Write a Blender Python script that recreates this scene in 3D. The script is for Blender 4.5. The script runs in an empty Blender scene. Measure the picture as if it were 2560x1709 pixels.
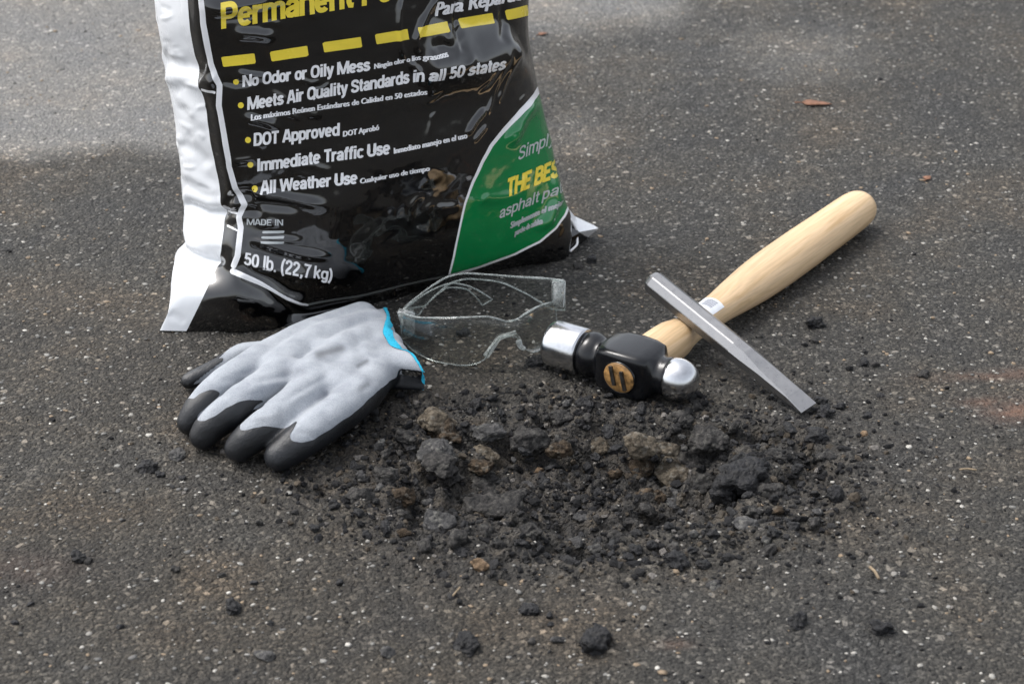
import bpy, bmesh, math, random
import numpy as np
from mathutils import Vector, Matrix
from mathutils.bvhtree import BVHTree

random.seed(7)
RNG = np.random.default_rng(7)
R = math.radians
C = bpy.context.scene.collection
scene = bpy.context.scene

# ------------------------------------------------------------------ camera
PW, PH = 2560, 1709                     # size of the photograph the measurements come from
LENS, PITCH, CAMH = 70.0, R(27.5), 0.62
cam_d = bpy.data.cameras.new('camera')
cam = bpy.data.objects.new('camera', cam_d)
C.objects.link(cam)
cam.location = (0, 0, CAMH)
cam.rotation_euler = (math.pi / 2 - PITCH, 0, 0)
cam_d.lens = LENS
cam_d.sensor_width = 36
cam_d.clip_start = 0.02
cam_d.clip_end = 2000
cam_d.dof.use_dof = True
cam_d.dof.focus_distance = 1.27
cam_d.dof.aperture_fstop = 15
scene.camera = cam

# ------------------------------------------------------------------ sky, sun, exposure
SUN_EL, SUN_AZ = R(58), R(-68)          # azimuth measured from +Y towards +X
world = bpy.data.worlds.new('World')
scene.world = world
world.use_nodes = True
wn = world.node_tree.nodes
wl = world.node_tree.links
wn.clear()
sky = wn.new('ShaderNodeTexSky')
sky.sky_type = 'NISHITA'
sky.sun_disc = False
sky.sun_elevation = SUN_EL
sky.sun_rotation = SUN_AZ
sky.air_density = 1.0
sky.dust_density = 4.0
hs = wn.new('ShaderNodeHueSaturation')
hs.inputs['Saturation'].default_value = 0.30     # a cloud-covered sky is nearly colourless
bg = wn.new('ShaderNodeBackground')
bg.inputs['Strength'].default_value = 0.15
wo = wn.new('ShaderNodeOutputWorld')
wl.new(sky.outputs[0], hs.inputs['Color'])
wl.new(hs.outputs[0], bg.inputs['Color'])
wl.new(bg.outputs[0], wo.inputs['Surface'])

sun_d = bpy.data.lights.new('sun', 'SUN')
sun_d.energy = 0.75
sun_d.angle = R(22)
sun_d.color = (1.0, 0.97, 0.93)
sun = bpy.data.objects.new('sun', sun_d)
C.objects.link(sun)
sd = Vector((math.sin(SUN_AZ) * math.cos(SUN_EL), math.cos(SUN_AZ) * math.cos(SUN_EL), math.sin(SUN_EL)))
sun.rotation_euler = (-sd).to_track_quat('-Z', 'Y').to_euler()
sun.location = sd * 5

scene.view_settings.view_transform = 'Standard'
scene.view_settings.look = 'None'
scene.view_settings.gamma = 1
scene.view_settings.exposure = 1.05
scene.view_settings.use_curve_mapping = False

# ------------------------------------------------------------------ measuring: photo pixel <-> place
_f = LENS / 36 * PW
_fw = np.array([0, math.cos(PITCH), -math.sin(PITCH)])
_up = np.array([0, math.sin(PITCH), math.cos(PITCH)])
_rt = np.array([1.0, 0, 0])
CAMP = np.array([0, 0, CAMH])


def ray(x, y):
    return _fw * _f + _rt * (x - PW / 2) - _up * (y - PH / 2)


def P(x, y, z=0.0):
    """point at height z seen at a photo pixel"""
    d = ray(x, y)
    return CAMP + d * ((z - CAMH) / d[2])


def Py(x, y, wy):
    """point in the upright plane Y = wy seen at a photo pixel"""
    d = ray(x, y)
    return CAMP + d * (wy / d[1])


def proj(v):
    v = np.asarray(v) - CAMP
    w = v @ _fw
    return np.stack([PW / 2 + _f * (v @ _rt) / w, PH / 2 - _f * (v @ _up) / w], -1)


# ------------------------------------------------------------------ numeric helpers
_perm = np.random.default_rng(3).permutation(256)
_perm = np.concatenate([_perm, _perm, _perm])
_grad = np.random.default_rng(4).normal(size=(256, 3))
_grad /= np.linalg.norm(_grad, axis=1)[:, None]


def noise3(p):
    p = np.asarray(p, float)
    i = np.floor(p).astype(int)
    f = p - i
    u = f * f * f * (f * (f * 6 - 15) + 10)
    i &= 255
    out = 0
    for dx in (0, 1):
        for dy in (0, 1):
            for dz in (0, 1):
                h = _perm[_perm[_perm[(i[..., 0] + dx) & 255] + ((i[..., 1] + dy) & 255)] + ((i[..., 2] + dz) & 255)]
                g = _grad[h]
                d = (g * (f - np.array([dx, dy, dz]))).sum(-1)
                w = (u[..., 0] if dx else 1 - u[..., 0]) * (u[..., 1] if dy else 1 - u[..., 1]) * (u[..., 2] if dz else 1 - u[..., 2])
                out = out + w * d
    return out * 1.6


def fbm(p, octaves=4, gain=0.5):
    a, s, o = 1.0, 1.0, 0.0
    p = np.asarray(p, float)
    for _ in range(octaves):
        o = o + a * noise3(p * s + s * 7.3)
        a *= gain
        s *= 2.03
    return o


def smooth(a, b, x):
    t = np.clip((x - a) / (b - a), 0, 1)
    return t * t * (3 - 2 * t)


def seg_dist(p, pts, closed=False):
    """distance of 2-D points to a polyline, and the position along it (0..1)"""
    p = np.asarray(p, float)
    pts = np.asarray(pts, float)
    if closed:
        pts = np.vstack([pts, pts[:1]])
    best = np.full(len(p), 1e9)
    par = np.zeros(len(p))
    L = np.concatenate([[0], np.cumsum(np.linalg.norm(np.diff(pts, axis=0), axis=1))])
    for k in range(len(pts) - 1):
        a, b = pts[k], pts[k + 1]
        ab = b - a
        t = np.clip(((p - a) @ ab) / max(ab @ ab, 1e-12), 0, 1)
        d = np.linalg.norm(p - a - t[:, None] * ab, axis=1)
        m = d < best
        best[m] = d[m]
        par[m] = (L[k] + t[m] * (L[k + 1] - L[k])) / L[-1]
    return best, par


def poly_sdf(p, pts):
    """negative inside a closed polygon"""
    pts = np.asarray(pts, float)
    p = np.asarray(p, float)
    d, _ = seg_dist(p, pts, True)
    ins = np.zeros(len(p), bool)
    n = len(pts)
    for k in range(n):
        a, b = pts[k], pts[(k + 1) % n]
        c = (a[1] > p[:, 1]) != (b[1] > p[:, 1])
        with np.errstate(divide='ignore', invalid='ignore'):
            xi = (b[0] - a[0]) * (p[:, 1] - a[1]) / (b[1] - a[1]) + a[0]
        ins ^= c & (p[:, 0] < xi)
    return np.where(ins, -d, d)


def pchip(x, y, xq):
    """monotone cubic through y(x) along axis 0"""
    x = np.asarray(x, float)
    y = np.asarray(y, float)
    h = np.diff(x)
    sh = (-1,) + (1,) * (y.ndim - 1)
    dl = np.diff(y, axis=0) / h.reshape(sh)
    m = np.zeros_like(y)
    w1 = (2 * h[1:] + h[:-1]).reshape(sh)
    w2 = (h[1:] + 2 * h[:-1]).reshape(sh)
    ok = dl[1:] * dl[:-1] > 0
    with np.errstate(divide='ignore', invalid='ignore'):
        mm = (w1 + w2) / (w1 / dl[:-1] + w2 / dl[1:])
    m[1:-1] = np.where(ok, mm, 0)
    m[0], m[-1] = dl[0], dl[-1]
    k = np.clip(np.searchsorted(x, xq, side='right') - 1, 0, len(x) - 2)
    t = ((xq - x[k]) / h[k]).reshape(sh)
    hk = h[k].reshape(sh)
    return ((1 + 2 * t) * (1 - t) ** 2) * y[k] + t * (1 - t) ** 2 * hk * m[k] + t * t * (3 - 2 * t) * y[k + 1] + t * t * (t - 1) * hk * m[k + 1]


def vnormals(V, F):
    V = np.asarray(V)
    F = np.asarray(F)
    n = np.cross(V[F[:, 1]] - V[F[:, 0]], V[F[:, 2]] - V[F[:, 0]])
    N = np.zeros_like(V)
    for k in range(3):
        np.add.at(N, F[:, k], n)
    return N / np.maximum(np.linalg.norm(N, axis=1), 1e-15)[:, None]


def split_field(A, T, d):
    """cut a triangle mesh (A = per-vertex attributes) where d crosses 0; returns (inside d<0, outside)"""
    d = np.where(np.abs(d) < 1e-9, 1e-9, d)
    s = d[T] < 0
    c = s.sum(1)
    newA, cache = [], {}
    base = len(A)

    def mid(i, j):
        k = (i, j) if i < j else (j, i)
        if k not in cache:
            t = d[i] / (d[i] - d[j])
            newA.append(A[i] + (A[j] - A[i]) * t)
            cache[k] = base + len(newA) - 1
        return cache[k]
    tin, tout = [T[c == 3]], [T[c == 0]]
    ei, eo = [], []
    for tri, sg, n in zip(T[(c == 1) | (c == 2)].tolist(), s[(c == 1) | (c == 2)].tolist(), c[(c == 1) | (c == 2)].tolist()):
        k = sg.index(True) if n == 1 else sg.index(False)
        a, b, e = tri[k], tri[(k + 1) % 3], tri[(k + 2) % 3]
        m1, m2 = mid(a, b), mid(a, e)
        one, two = [(a, m1, m2)], [(m1, b, e), (m1, e, m2)]
        if n == 1:
            ei += one
            eo += two
        else:
            eo += one
            ei += two
    if ei:
        tin.append(np.array(ei))
        tout.append(np.array(eo))
    AA = np.vstack([A, np.array(newA)]) if newA else A

    def pack(Tx):
        Tx = np.vstack([t.reshape(-1, 3) for t in Tx]).astype(int)
        u, inv = np.unique(Tx.ravel(), return_inverse=True)
        return AA[u], inv.reshape(-1, 3)
    return pack(tin), pack(tout)


# ------------------------------------------------------------------ object helpers
def tag(o, label=None, cat=None, group=None, kind=None):
    if label:
        o['label'] = label
    if cat:
        o['category'] = cat
    if group:
        o['group'] = group
    if kind:
        o['kind'] = kind
    return o


def thing(name, label, cat, loc=(0, 0, 0), group=None):
    o = bpy.data.objects.new(name, None)
    o.empty_display_size = 0.02
    C.objects.link(o)
    o.location = Vector(loc)
    return tag(o, label, cat, group)


def link(name, me, parent=None, mat=None):
    o = bpy.data.objects.new(name, me)
    C.objects.link(o)
    if mat is not None:
        me.materials.append(mat)
    if parent is not None:
        o.parent = parent
        top = parent
        off = Vector((0, 0, 0))
        while top is not None:
            off += top.location
            top = top.parent
        o.location = -off           # meshes are written in world coordinates
    return o


def mesh(name, V, F, mat=None, parent=None, smooth_=True, normals=None, col=None):
    me = bpy.data.meshes.new(name)
    V = np.asarray(V, float)
    if isinstance(F, np.ndarray):
        n, k = F.shape
        me.vertices.add(len(V))
        me.vertices.foreach_set('co', V.ravel())
        me.loops.add(n * k)
        me.loops.foreach_set('vertex_index', F.astype(np.int32).ravel())
        me.polygons.add(n)
        me.polygons.foreach_set('loop_start', np.arange(0, n * k, k, dtype=np.int32))
        me.update(calc_edges=True)
    else:
        me.from_pydata([tuple(v) for v in V], [], F)
        me.update()
    me.polygons.foreach_set('use_smooth', np.full(len(me.polygons), smooth_))
    if col is not None:
        at = me.color_attributes.new('tone', 'FLOAT_COLOR', 'POINT')
        at.data.foreach_set('color', np.hstack([col, np.ones((len(col), 1))]).astype(np.float32).ravel())
    if normals is not None:
        me.normals_split_custom_set_from_vertices([tuple(n) for n in normals])
    return link(name, me, parent, mat)


def loft(rings, cap=True, closed=True):
    """rings: list of (n,3) arrays"""
    n = len(rings[0])
    V = np.vstack(rings)
    F = []
    for i in range(len(rings) - 1):
        for j in range(n if closed else n - 1):
            a, b = i * n + j, i * n + (j + 1) % n
            F.append((a, b, b + n, a + n))
    if cap and closed:
        F.append(tuple(range(n - 1, -1, -1)))
        F.append(tuple(range((len(rings) - 1) * n, len(rings) * n)))
    return V, F


def tube(pts, r, n=8):
    pts = np.asarray(pts, float)
    r = np.broadcast_to(np.asarray(r, float), (len(pts),))
    T = np.gradient(pts, axis=0)
    T /= np.linalg.norm(T, axis=1)[:, None]
    up = np.array([0, 0, 1.0]) if abs(T[0][2]) < 0.9 else np.array([1.0, 0, 0])
    a = np.cross(up, T[0])
    a /= np.linalg.norm(a)
    rings = []
    for k in range(len(pts)):
        a = a - T[k] * (a @ T[k])
        a /= np.linalg.norm(a)
        b = np.cross(T[k], a)
        th = np.linspace(0, 2 * np.pi, n, endpoint=False)
        rings.append(pts[k] + r[k] * (np.cos(th)[:, None] * a + np.sin(th)[:, None] * b))
    return loft(rings)


def resample(pts, n):
    pts = np.asarray(pts, float)
    L = np.concatenate([[0], np.cumsum(np.linalg.norm(np.diff(pts, axis=0), axis=1))])
    return pchip(L, pts, np.linspace(0, L[-1], n))


def join_vf(parts):
    V, F, o = [], [], 0
    for v, f in parts:
        V.append(np.asarray(v))
        F += [tuple(i + o for i in q) for q in f]
        o += len(v)
    return np.vstack(V), F


# ------------------------------------------------------------------ materials
def mat(name):
    m = bpy.data.materials.new(name)
    m.use_nodes = True
    nt = m.node_tree
    b = nt.nodes['Principled BSDF']
    return m, nt, b


def N(nt, t, **kw):
    n = nt.nodes.new(t)
    for k, v in kw.items():
        if k in n.inputs:
            n.inputs[k].default_value = v
        else:
            setattr(n, k, v)
    return n


def mixc(nt, fac, a, b, mode='MIX'):
    m = nt.nodes.new('ShaderNodeMix')
    m.data_type = 'RGBA'
    m.blend_type = mode
    for s, v in ((0, fac), (6, a), (7, b)):
        if hasattr(v, 'is_linked') or hasattr(v, 'links'):
            nt.links.new(v, m.inputs[s])
        elif s == 0:
            m.inputs[0].default_value = v
        else:
            m.inputs[s].default_value = tuple(v) + (1,) if len(v) == 3 else v
    return m.outputs[2]


def ramp(nt, fac, stops):
    r = nt.nodes.new('ShaderNodeValToRGB')
    el = r.color_ramp.elements
    el[0].position, el[0].color = stops[0][0], tuple(stops[0][1]) + (1,)
    el[1].position, el[1].color = stops[-1][0], tuple(stops[-1][1]) + (1,)
    for p, c in stops[1:-1]:
        e = el.new(p)
        e.color = tuple(c) + (1,)
    nt.links.new(fac, r.inputs[0])
    return r.outputs[0]


def g3(v):
    return (v, v, v)


def math_(nt, op, a, b=None):
    m = nt.nodes.new('ShaderNodeMath')
    m.operation = op
    for i, v in enumerate((a, b)):
        if v is None:
            continue
        if hasattr(v, 'links'):
            nt.links.new(v, m.inputs[i])
        else:
            m.inputs[i].default_value = v
    return m.outputs[0]


def bump(nt, b, h, strength, dist, normal=None):
    n = nt.nodes.new('ShaderNodeBump')
    n.inputs['Strength'].default_value = strength
    n.inputs['Distance'].default_value = dist
    nt.links.new(h, n.inputs['Height'])
    if normal is not None:
        nt.links.new(normal, n.inputs['Normal'])
    nt.links.new(n.outputs[0], b.inputs['Normal'])
    return n.outputs[0]


def pos(nt):
    return nt.nodes.new('ShaderNodeNewGeometry').outputs['Position']


def attr(nt, name):
    a = nt.nodes.new('ShaderNodeAttribute')
    a.attribute_name = name
    return a


def make_asphalt():
    m, nt, b = mat('asphalt')
    L = nt.links
    p = pos(nt)
    big = N(nt, 'ShaderNodeTexNoise', Scale=9.0, Detail=5.0, Roughness=0.6)
    L.new(p, big.inputs['Vector'])
    fine = N(nt, 'ShaderNodeTexNoise', Scale=420.0, Detail=3.0, Roughness=0.65)
    L.new(p, fine.inputs['Vector'])
    grit = N(nt, 'ShaderNodeTexVoronoi', Scale=520.0)
    L.new(p, grit.inputs['Vector'])
    stone = N(nt, 'ShaderNodeTexVoronoi', Scale=230.0)
    L.new(p, stone.inputs['Vector'])
    edge = N(nt, 'ShaderNodeTexVoronoi', Scale=230.0, feature='DISTANCE_TO_EDGE')
    L.new(p, edge.inputs['Vector'])
    base = ramp(nt, fine.outputs[0], [(0.30, (0.010, 0.0098, 0.0092)), (0.5, (0.036, 0.0348, 0.0322)), (0.72, (0.105, 0.101, 0.093))])
    # grains of sand and stone with tones of their own
    sep = nt.nodes.new('ShaderNodeSeparateColor')
    L.new(grit.outputs['Color'], sep.inputs[0])
    grain = ramp(nt, sep.outputs[0], [(0.0, g3(0.012)), (0.55, (0.034, 0.033, 0.030)), (0.85, (0.075, 0.072, 0.065)), (1.0, (0.19, 0.18, 0.16))])
    base = mixc(nt, 0.5, base, grain)
    sep2 = nt.nodes.new('ShaderNodeSeparateColor')
    L.new(stone.outputs['Color'], sep2.inputs[0])
    isst = ramp(nt, sep2.outputs[1], [(0.80, g3(0)), (0.86, g3(1))])
    core = ramp(nt, edge.outputs[0], [(0.10, g3(0)), (0.22, g3(1))])
    sm = math_(nt, 'MULTIPLY', math_(nt, 'MULTIPLY', isst, core), 0.75)
    stc = ramp(nt, sep2.outputs[0], [(0.0, (0.07, 0.067, 0.062)), (0.6, (0.13, 0.125, 0.115)), (1.0, (0.30, 0.28, 0.25))])
    base = mixc(nt, sm, base, stc)
    # broad warm and cool tints
    tint = ramp(nt, big.outputs[0], [(0.34, (0.76, 0.78, 0.82)), (0.52, (1.0, 0.975, 0.93)), (0.68, (1.26, 1.10, 0.93))])
    base = mixc(nt, 1.0, base, tint, 'MULTIPLY')
    damp = attr(nt, 'damp').outputs['Fac']
    base = mixc(nt, damp, base, mixc(nt, 1.0, base, (0.93, 0.87, 0.80), 'MULTIPLY'))
    # dry, bleached asphalt
    dry = attr(nt, 'dry').outputs['Fac']
    edgen = N(nt, 'ShaderNodeTexNoise', Scale=60.0, Detail=6.0, Roughness=0.7)
    L.new(p, edgen.inputs['Vector'])
    df = math_(nt, 'ADD', dry, math_(nt, 'MULTIPLY', math_(nt, 'SUBTRACT', edgen.outputs[0], 0.5), 0.55))
    dfac = ramp(nt, df, [(0.18, g3(0)), (0.85, g3(1))])
    bleached = mixc(nt, 1.0, base, (1.9, 1.9, 1.92), 'MULTIPLY')
    bleached = mixc(nt, 1.0, bleached, (0.082, 0.082, 0.081), 'ADD')
    base = mixc(nt, dfac, base, bleached)
    # broken-up, tarry material and brown earth in the pothole
    dirt = attr(nt, 'dirt').outputs['Fac']
    dn = N(nt, 'ShaderNodeTexNoise', Scale=75.0, Detail=6.0, Roughness=0.7)
    L.new(p, dn.inputs['Vector'])
    dcol = ramp(nt, dn.outputs[0], [(0.34, g3(0.008)), (0.48, (0.030, 0.028, 0.026)), (0.58, (0.058, 0.050, 0.041)), (0.72, (0.105, 0.085, 0.060))])
    dd = math_(nt, 'MULTIPLY', dirt, ramp(nt, fine.outputs[0], [(0.3, g3(1.0)), (0.75, g3(0.55))]))
    base = mixc(nt, dd, base, dcol)
    rust = attr(nt, 'rust').outputs['Fac']
    rf = math_(nt, 'MULTIPLY', rust, ramp(nt, edgen.outputs[0], [(0.32, g3(0.15)), (0.55, g3(1))]))
    base = mixc(nt, rf, base, (0.145, 0.082, 0.056))
    L.new(base, b.inputs['Base Color'])
    b.inputs['Roughness'].default_value = 0.74
    b.inputs['Specular IOR Level'].default_value = 0.3
    h = math_(nt, 'ADD', math_(nt, 'MULTIPLY', grit.outputs['Distance'], -0.8), math_(nt, 'MULTIPLY', fine.outputs[0], 1.2))
    h = math_(nt, 'ADD', h, math_(nt, 'MULTIPLY', core, 0.5))
    bump(nt, b, h, 0.9, 0.0016)
    return m


def make_tone(name, rough=0.75, noise_scale=900.0, spec=0.4, dirt=0.35, bmp=0.5):
    """material of small stones: colour from the stone itself, with mineral grain"""
    m, nt, b = mat(name)
    p = pos(nt)
    n = N(nt, 'ShaderNodeTexNoise', Scale=noise_scale, Detail=3.0, Roughness=0.7)
    nt.links.new(p, n.inputs['Vector'])
    t = attr(nt, 'tone').outputs['Color']
    c = mixc(nt, 1.0, t, ramp(nt, n.outputs[0], [(0.3, g3(1 - dirt)), (0.7, g3(1 + dirt))]), 'MULTIPLY')
    nt.links.new(c, b.inputs['Base Color'])
    b.inputs['Roughness'].default_value = rough
    b.inputs['Specular IOR Level'].default_value = spec
    bump(nt, b, n.outputs[0], bmp, 0.0012)
    return m


def make_lump(name, c0, c1, c2, rough=0.8, spec=0.35, speck=0.25):
    m, nt, b = mat(name)
    L = nt.links
    p = pos(nt)
    n = N(nt, 'ShaderNodeTexNoise', Scale=160.0, Detail=6.0, Roughness=0.72)
    L.new(p, n.inputs['Vector'])
    base = ramp(nt, n.outputs[0], [(0.32, c0), (0.5, c1), (0.70, c2)])
    v = N(nt, 'ShaderNodeTexVoronoi', Scale=420.0)
    L.new(p, v.inputs['Vector'])
    s = nt.nodes.new('ShaderNodeSeparateColor')
    L.new(v.outputs['Color'], s.inputs[0])
    k = math_(nt, 'MULTIPLY', ramp(nt, s.outputs[0], [(0.80, g3(0)), (0.88, g3(1))]), speck)
    base = mixc(nt, k, base, (0.26, 0.25, 0.22))
    L.new(base, b.inputs['Base Color'])
    b.inputs['Roughness'].default_value = rough
    b.inputs['Specular IOR Level'].default_value = spec
    h = math_(nt, 'ADD', n.outputs[0], math_(nt, 'MULTIPLY', v.outputs['Distance'], -0.5))
    bump(nt, b, h, 0.9, 0.003)
    return m


def make_film(name, colr, rough=0.2, spec=0.5, scuff=0.0, coat=0.0):
    """glossy printed plastic film with faint scuffs"""
    m, nt, b = mat(name)
    L = nt.links
    p = pos(nt)
    n = N(nt, 'ShaderNodeTexNoise', Scale=35.0, Detail=6.0, Roughness=0.6)
    L.new(p, n.inputs['Vector'])
    f = N(nt, 'ShaderNodeTexNoise', Scale=600.0, Detail=2.0)
    L.new(p, f.inputs['Vector'])
    c = mixc(nt, ramp(nt, n.outputs[0], [(0.40, g3(0)), (0.75, g3(1))]), colr, tuple(x * 0.9 + scuff for x in colr))
    L.new(c, b.inputs['Base Color'])
    rr = ramp(nt, n.outputs[0], [(0.35, g3(rough * 0.8)), (0.7, g3(rough * 1.5))])
    L.new(rr, b.inputs['Roughness'])
    b.inputs['Specular IOR Level'].default_value = spec
    h = math_(nt, 'ADD', n.outputs[0], math_(nt, 'MULTIPLY', f.outputs[0], 0.02))
    bump(nt, b, h, 0.06, 0.0012)
    b.inputs['Coat Weight'].default_value = coat
    b.inputs['Coat Roughness'].default_value = 0.045
    b.inputs['Coat IOR'].default_value = 1.75
    return m


def make_knit():
    m, nt, b = mat('grey_knit')
    L = nt.links
    p = pos(nt)
    w = N(nt, 'ShaderNodeTexNoise', Scale=1500.0, Detail=2.0, Roughness=0.7)
    L.new(p, w.inputs['Vector'])
    n = N(nt, 'ShaderNodeTexNoise', Scale=55.0, Detail=5.0, Roughness=0.6)
    L.new(p, n.inputs['Vector'])
    c = ramp(nt, n.outputs[0], [(0.30, (0.265, 0.285, 0.32)), (0.5, (0.335, 0.36, 0.395)), (0.7, (0.385, 0.41, 0.445))])
    c = mixc(nt, 1.0, c, ramp(nt, w.outputs[0], [(0.3, g3(0.80)), (0.7, g3(1.12))]), 'MULTIPLY')
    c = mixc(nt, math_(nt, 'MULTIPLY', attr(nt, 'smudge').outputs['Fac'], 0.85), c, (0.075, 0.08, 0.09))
    L.new(c, b.inputs['Base Color'])
    b.inputs['Roughness'].default_value = 0.95
    b.inputs['Specular IOR Level'].default_value = 0.1
    b.inputs['Sheen Weight'].default_value = 0.15
    bump(nt, b, math_(nt, 'ADD', w.outputs[0], math_(nt, 'MULTIPLY', n.outputs[0], 2.0)), 0.5, 0.0012)
    return m


def make_nitrile():
    m, nt, b = mat('black_nitrile')
    L = nt.links
    p = pos(nt)
    n = N(nt, 'ShaderNodeTexNoise', Scale=1100.0, Detail=3.0, Roughness=0.7)
    L.new(p, n.inputs['Vector'])
    n2 = N(nt, 'ShaderNodeTexNoise', Scale=60.0, Detail=5.0)
    L.new(p, n2.inputs['Vector'])
    c = ramp(nt, n2.outputs[0], [(0.35, (0.005, 0.006, 0.008)), (0.7, (0.014, 0.016, 0.020))])
    L.new(c, b.inputs['Base Color'])
    b.inputs['Roughness'].default_value = 0.36
    b.inputs['Specular IOR Level'].default_value = 0.6
    bump(nt, b, math_(nt, 'ADD', n.outputs[0], math_(nt, 'MULTIPLY', n2.outputs[0], 2.0)), 0.45, 0.001)
    return m


def make_wood(axis_obj_scale=(60, 3.0, 60)):
    m, nt, b = mat('pale_hickory')
    L = nt.links
    tc = nt.nodes.new('ShaderNodeTexCoord')
    mp = nt.nodes.new('ShaderNodeMapping')
    mp.inputs['Scale'].default_value = axis_obj_scale
    L.new(tc.outputs['Object'], mp.inputs['Vector'])
    n = N(nt, 'ShaderNodeTexNoise', Scale=2.2, Detail=6.0, Roughness=0.6, Distortion=0.6)
    L.new(mp.outputs[0], n.inputs['Vector'])
    mp2 = nt.nodes.new('ShaderNodeMapping')
    mp2.inputs['Scale'].default_value = (700, 30, 700)
    L.new(tc.outputs['Object'], mp2.inputs['Vector'])
    f = N(nt, 'ShaderNodeTexNoise', Scale=1.0, Detail=3.0)
    L.new(mp2.outputs[0], f.inputs['Vector'])
    c = ramp(nt, n.outputs[0], [(0.28, (0.50, 0.33, 0.165)), (0.46, (0.64, 0.455, 0.265)), (0.58, (0.69, 0.50, 0.305)), (0.75, (0.59, 0.41, 0.225))])
    c = mixc(nt, 1.0, c, ramp(nt, f.outputs[0], [(0.32, g3(0.86)), (0.6, g3(1.04))]), 'MULTIPLY')
    L.new(c, b.inputs['Base Color'])
    b.inputs['Roughness'].default_value = 0.42
    b.inputs['Specular IOR Level'].default_value = 0.45
    bump(nt, b, f.outputs[0], 0.12, 0.0006)
    return m


def make_metal(name, colr, rough, metallic=1.0, brush=0.3, wear=0.0):
    m, nt, b = mat(name)
    L = nt.links
    p = pos(nt)
    n = N(nt, 'ShaderNodeTexNoise', Scale=260.0, Detail=5.0, Roughness=0.65)
    L.new(p, n.inputs['Vector'])
    n2 = N(nt, 'ShaderNodeTexNoise', Scale=1400.0, Detail=2.0)
    L.new(p, n2.inputs['Vector'])
    c = mixc(nt, 1.0, colr, ramp(nt, n.outputs[0], [(0.3, g3(1 - brush)), (0.65, g3(1.0 + brush * 0.3))]), 'MULTIPLY')
    if wear:
        c = mixc(nt, math_(nt, 'MULTIPLY', ramp(nt, n2.outputs[0], [(0.62, g3(0)), (0.72, g3(1))]), wear), c, (0.12, 0.115, 0.11))
    L.new(c, b.inputs['Base Color'])
    b.inputs['Metallic'].default_value = metallic
    rr = ramp(nt, n.outputs[0], [(0.3, g3(rough * 0.8)), (0.7, g3(rough * 1.35))])
    L.new(rr, b.inputs['Roughness'])
    bump(nt, b, n2.outputs[0], 0.10, 0.0005)
    return m


def make_clear(name, tint=(0.97, 0.985, 0.98), white=0.0, rough=0.04, refl=0.5):
    """thin polycarbonate sheet: lets light through, reflects at grazing angles, faint haze of scratches; also the white of painted edge glints"""
    m, nt, b = mat(name)
    L = nt.links
    out = nt.nodes['Material Output']
    tr = nt.nodes.new('ShaderNodeBsdfTransparent')
    tr.inputs[0].default_value = tint + (1,)
    gl = nt.nodes.new('ShaderNodeBsdfGlossy')
    gl.inputs['Roughness'].default_value = rough
    lw = nt.nodes.new('ShaderNodeFresnel')
    lw.inputs['IOR'].default_value = 1.45
    mx = nt.nodes.new('ShaderNodeMixShader')
    L.new(math_(nt, 'MULTIPLY', lw.outputs[0], refl), mx.inputs[0])
    L.new(tr.outputs[0], mx.inputs[1])
    L.new(gl.outputs[0], mx.inputs[2])
    df = nt.nodes.new('ShaderNodeBsdfDiffuse')
    df.inputs[0].default_value = (0.75, 0.78, 0.77, 1)
    p = pos(nt)
    n = N(nt, 'ShaderNodeTexNoise', Scale=220.0, Detail=6.0, Roughness=0.75)
    L.new(p, n.inputs['Vector'])
    k = ramp(nt, n.outputs[0], [(0.42, g3(white * 0.5)), (0.72, g3(min(1, white * 1.6)))])
    m2 = nt.nodes.new('ShaderNodeMixShader')
    L.new(k, m2.inputs[0])
    L.new(mx.outputs[0], m2.inputs[1])
    L.new(df.outputs[0], m2.inputs[2])
    L.new(m2.outputs[0], out.inputs['Surface'])
    return m


def make_plain(name, colr, rough=0.6, spec=0.3, var=0.15, scale=200.0):
    m, nt, b = mat(name)
    p = pos(nt)
    n = N(nt, 'ShaderNodeTexNoise', Scale=scale, Detail=4.0)
    nt.links.new(p, n.inputs['Vector'])
    c = mixc(nt, 1.0, colr, ramp(nt, n.outputs[0], [(0.3, g3(1 - var)), (0.7, g3(1 + var * 0.4))]), 'MULTIPLY')
    nt.links.new(c, b.inputs['Base Color'])
    b.inputs['Roughness'].default_value = rough
    b.inputs['Specular IOR Level'].default_value = spec
    bump(nt, b, n.outputs[0], 0.15, 0.0008)
    return m


M = {}
M['asphalt'] = make_asphalt()
M['aggregate'] = make_tone('aggregate_stone', 0.7, 1500.0, 0.4, 0.25, 0.3)
M['crumb'] = make_tone('asphalt_crumb', 0.8, 900.0, 0.3, 0.6, 0.9)
M['lump_black'] = make_lump('tarry_asphalt', g3(0.004), (0.008, 0.008, 0.0095), (0.020, 0.020, 0.022), 0.55, 0.4, 0.04)
M['lump_dark'] = make_lump('dark_asphalt', g3(0.007), (0.026, 0.0245, 0.0235), (0.075, 0.070, 0.065), 0.7, 0.3, 0.14)
M['lump_grey'] = make_lump('grey_stone', (0.022, 0.022, 0.022), (0.052, 0.051, 0.051), (0.105, 0.102, 0.10), 0.75, 0.3, 0.3)
M['lump_brown'] = make_lump('brown_stone', (0.014, 0.010, 0.007), (0.044, 0.032, 0.021), (0.12, 0.085, 0.055), 0.85, 0.25, 0.2)
M['lump_tan'] = make_lump('tan_stone', (0.024, 0.019, 0.013), (0.078, 0.063, 0.045), (0.19, 0.16, 0.12), 0.8, 0.3, 0.3)
M['lump_orange'] = make_lump('orange_stone', (0.06, 0.04, 0.025), (0.17, 0.115, 0.07), (0.32, 0.22, 0.14), 0.8, 0.3, 0.1)
M['film_black'] = make_film('black_film', (0.0012, 0.0012, 0.0014), 0.07, 0.5, 0.0006, 0.75)
M['film_white'] = make_film('white_film', (0.82, 0.845, 0.875), 0.24, 0.5, 0.0)
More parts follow.
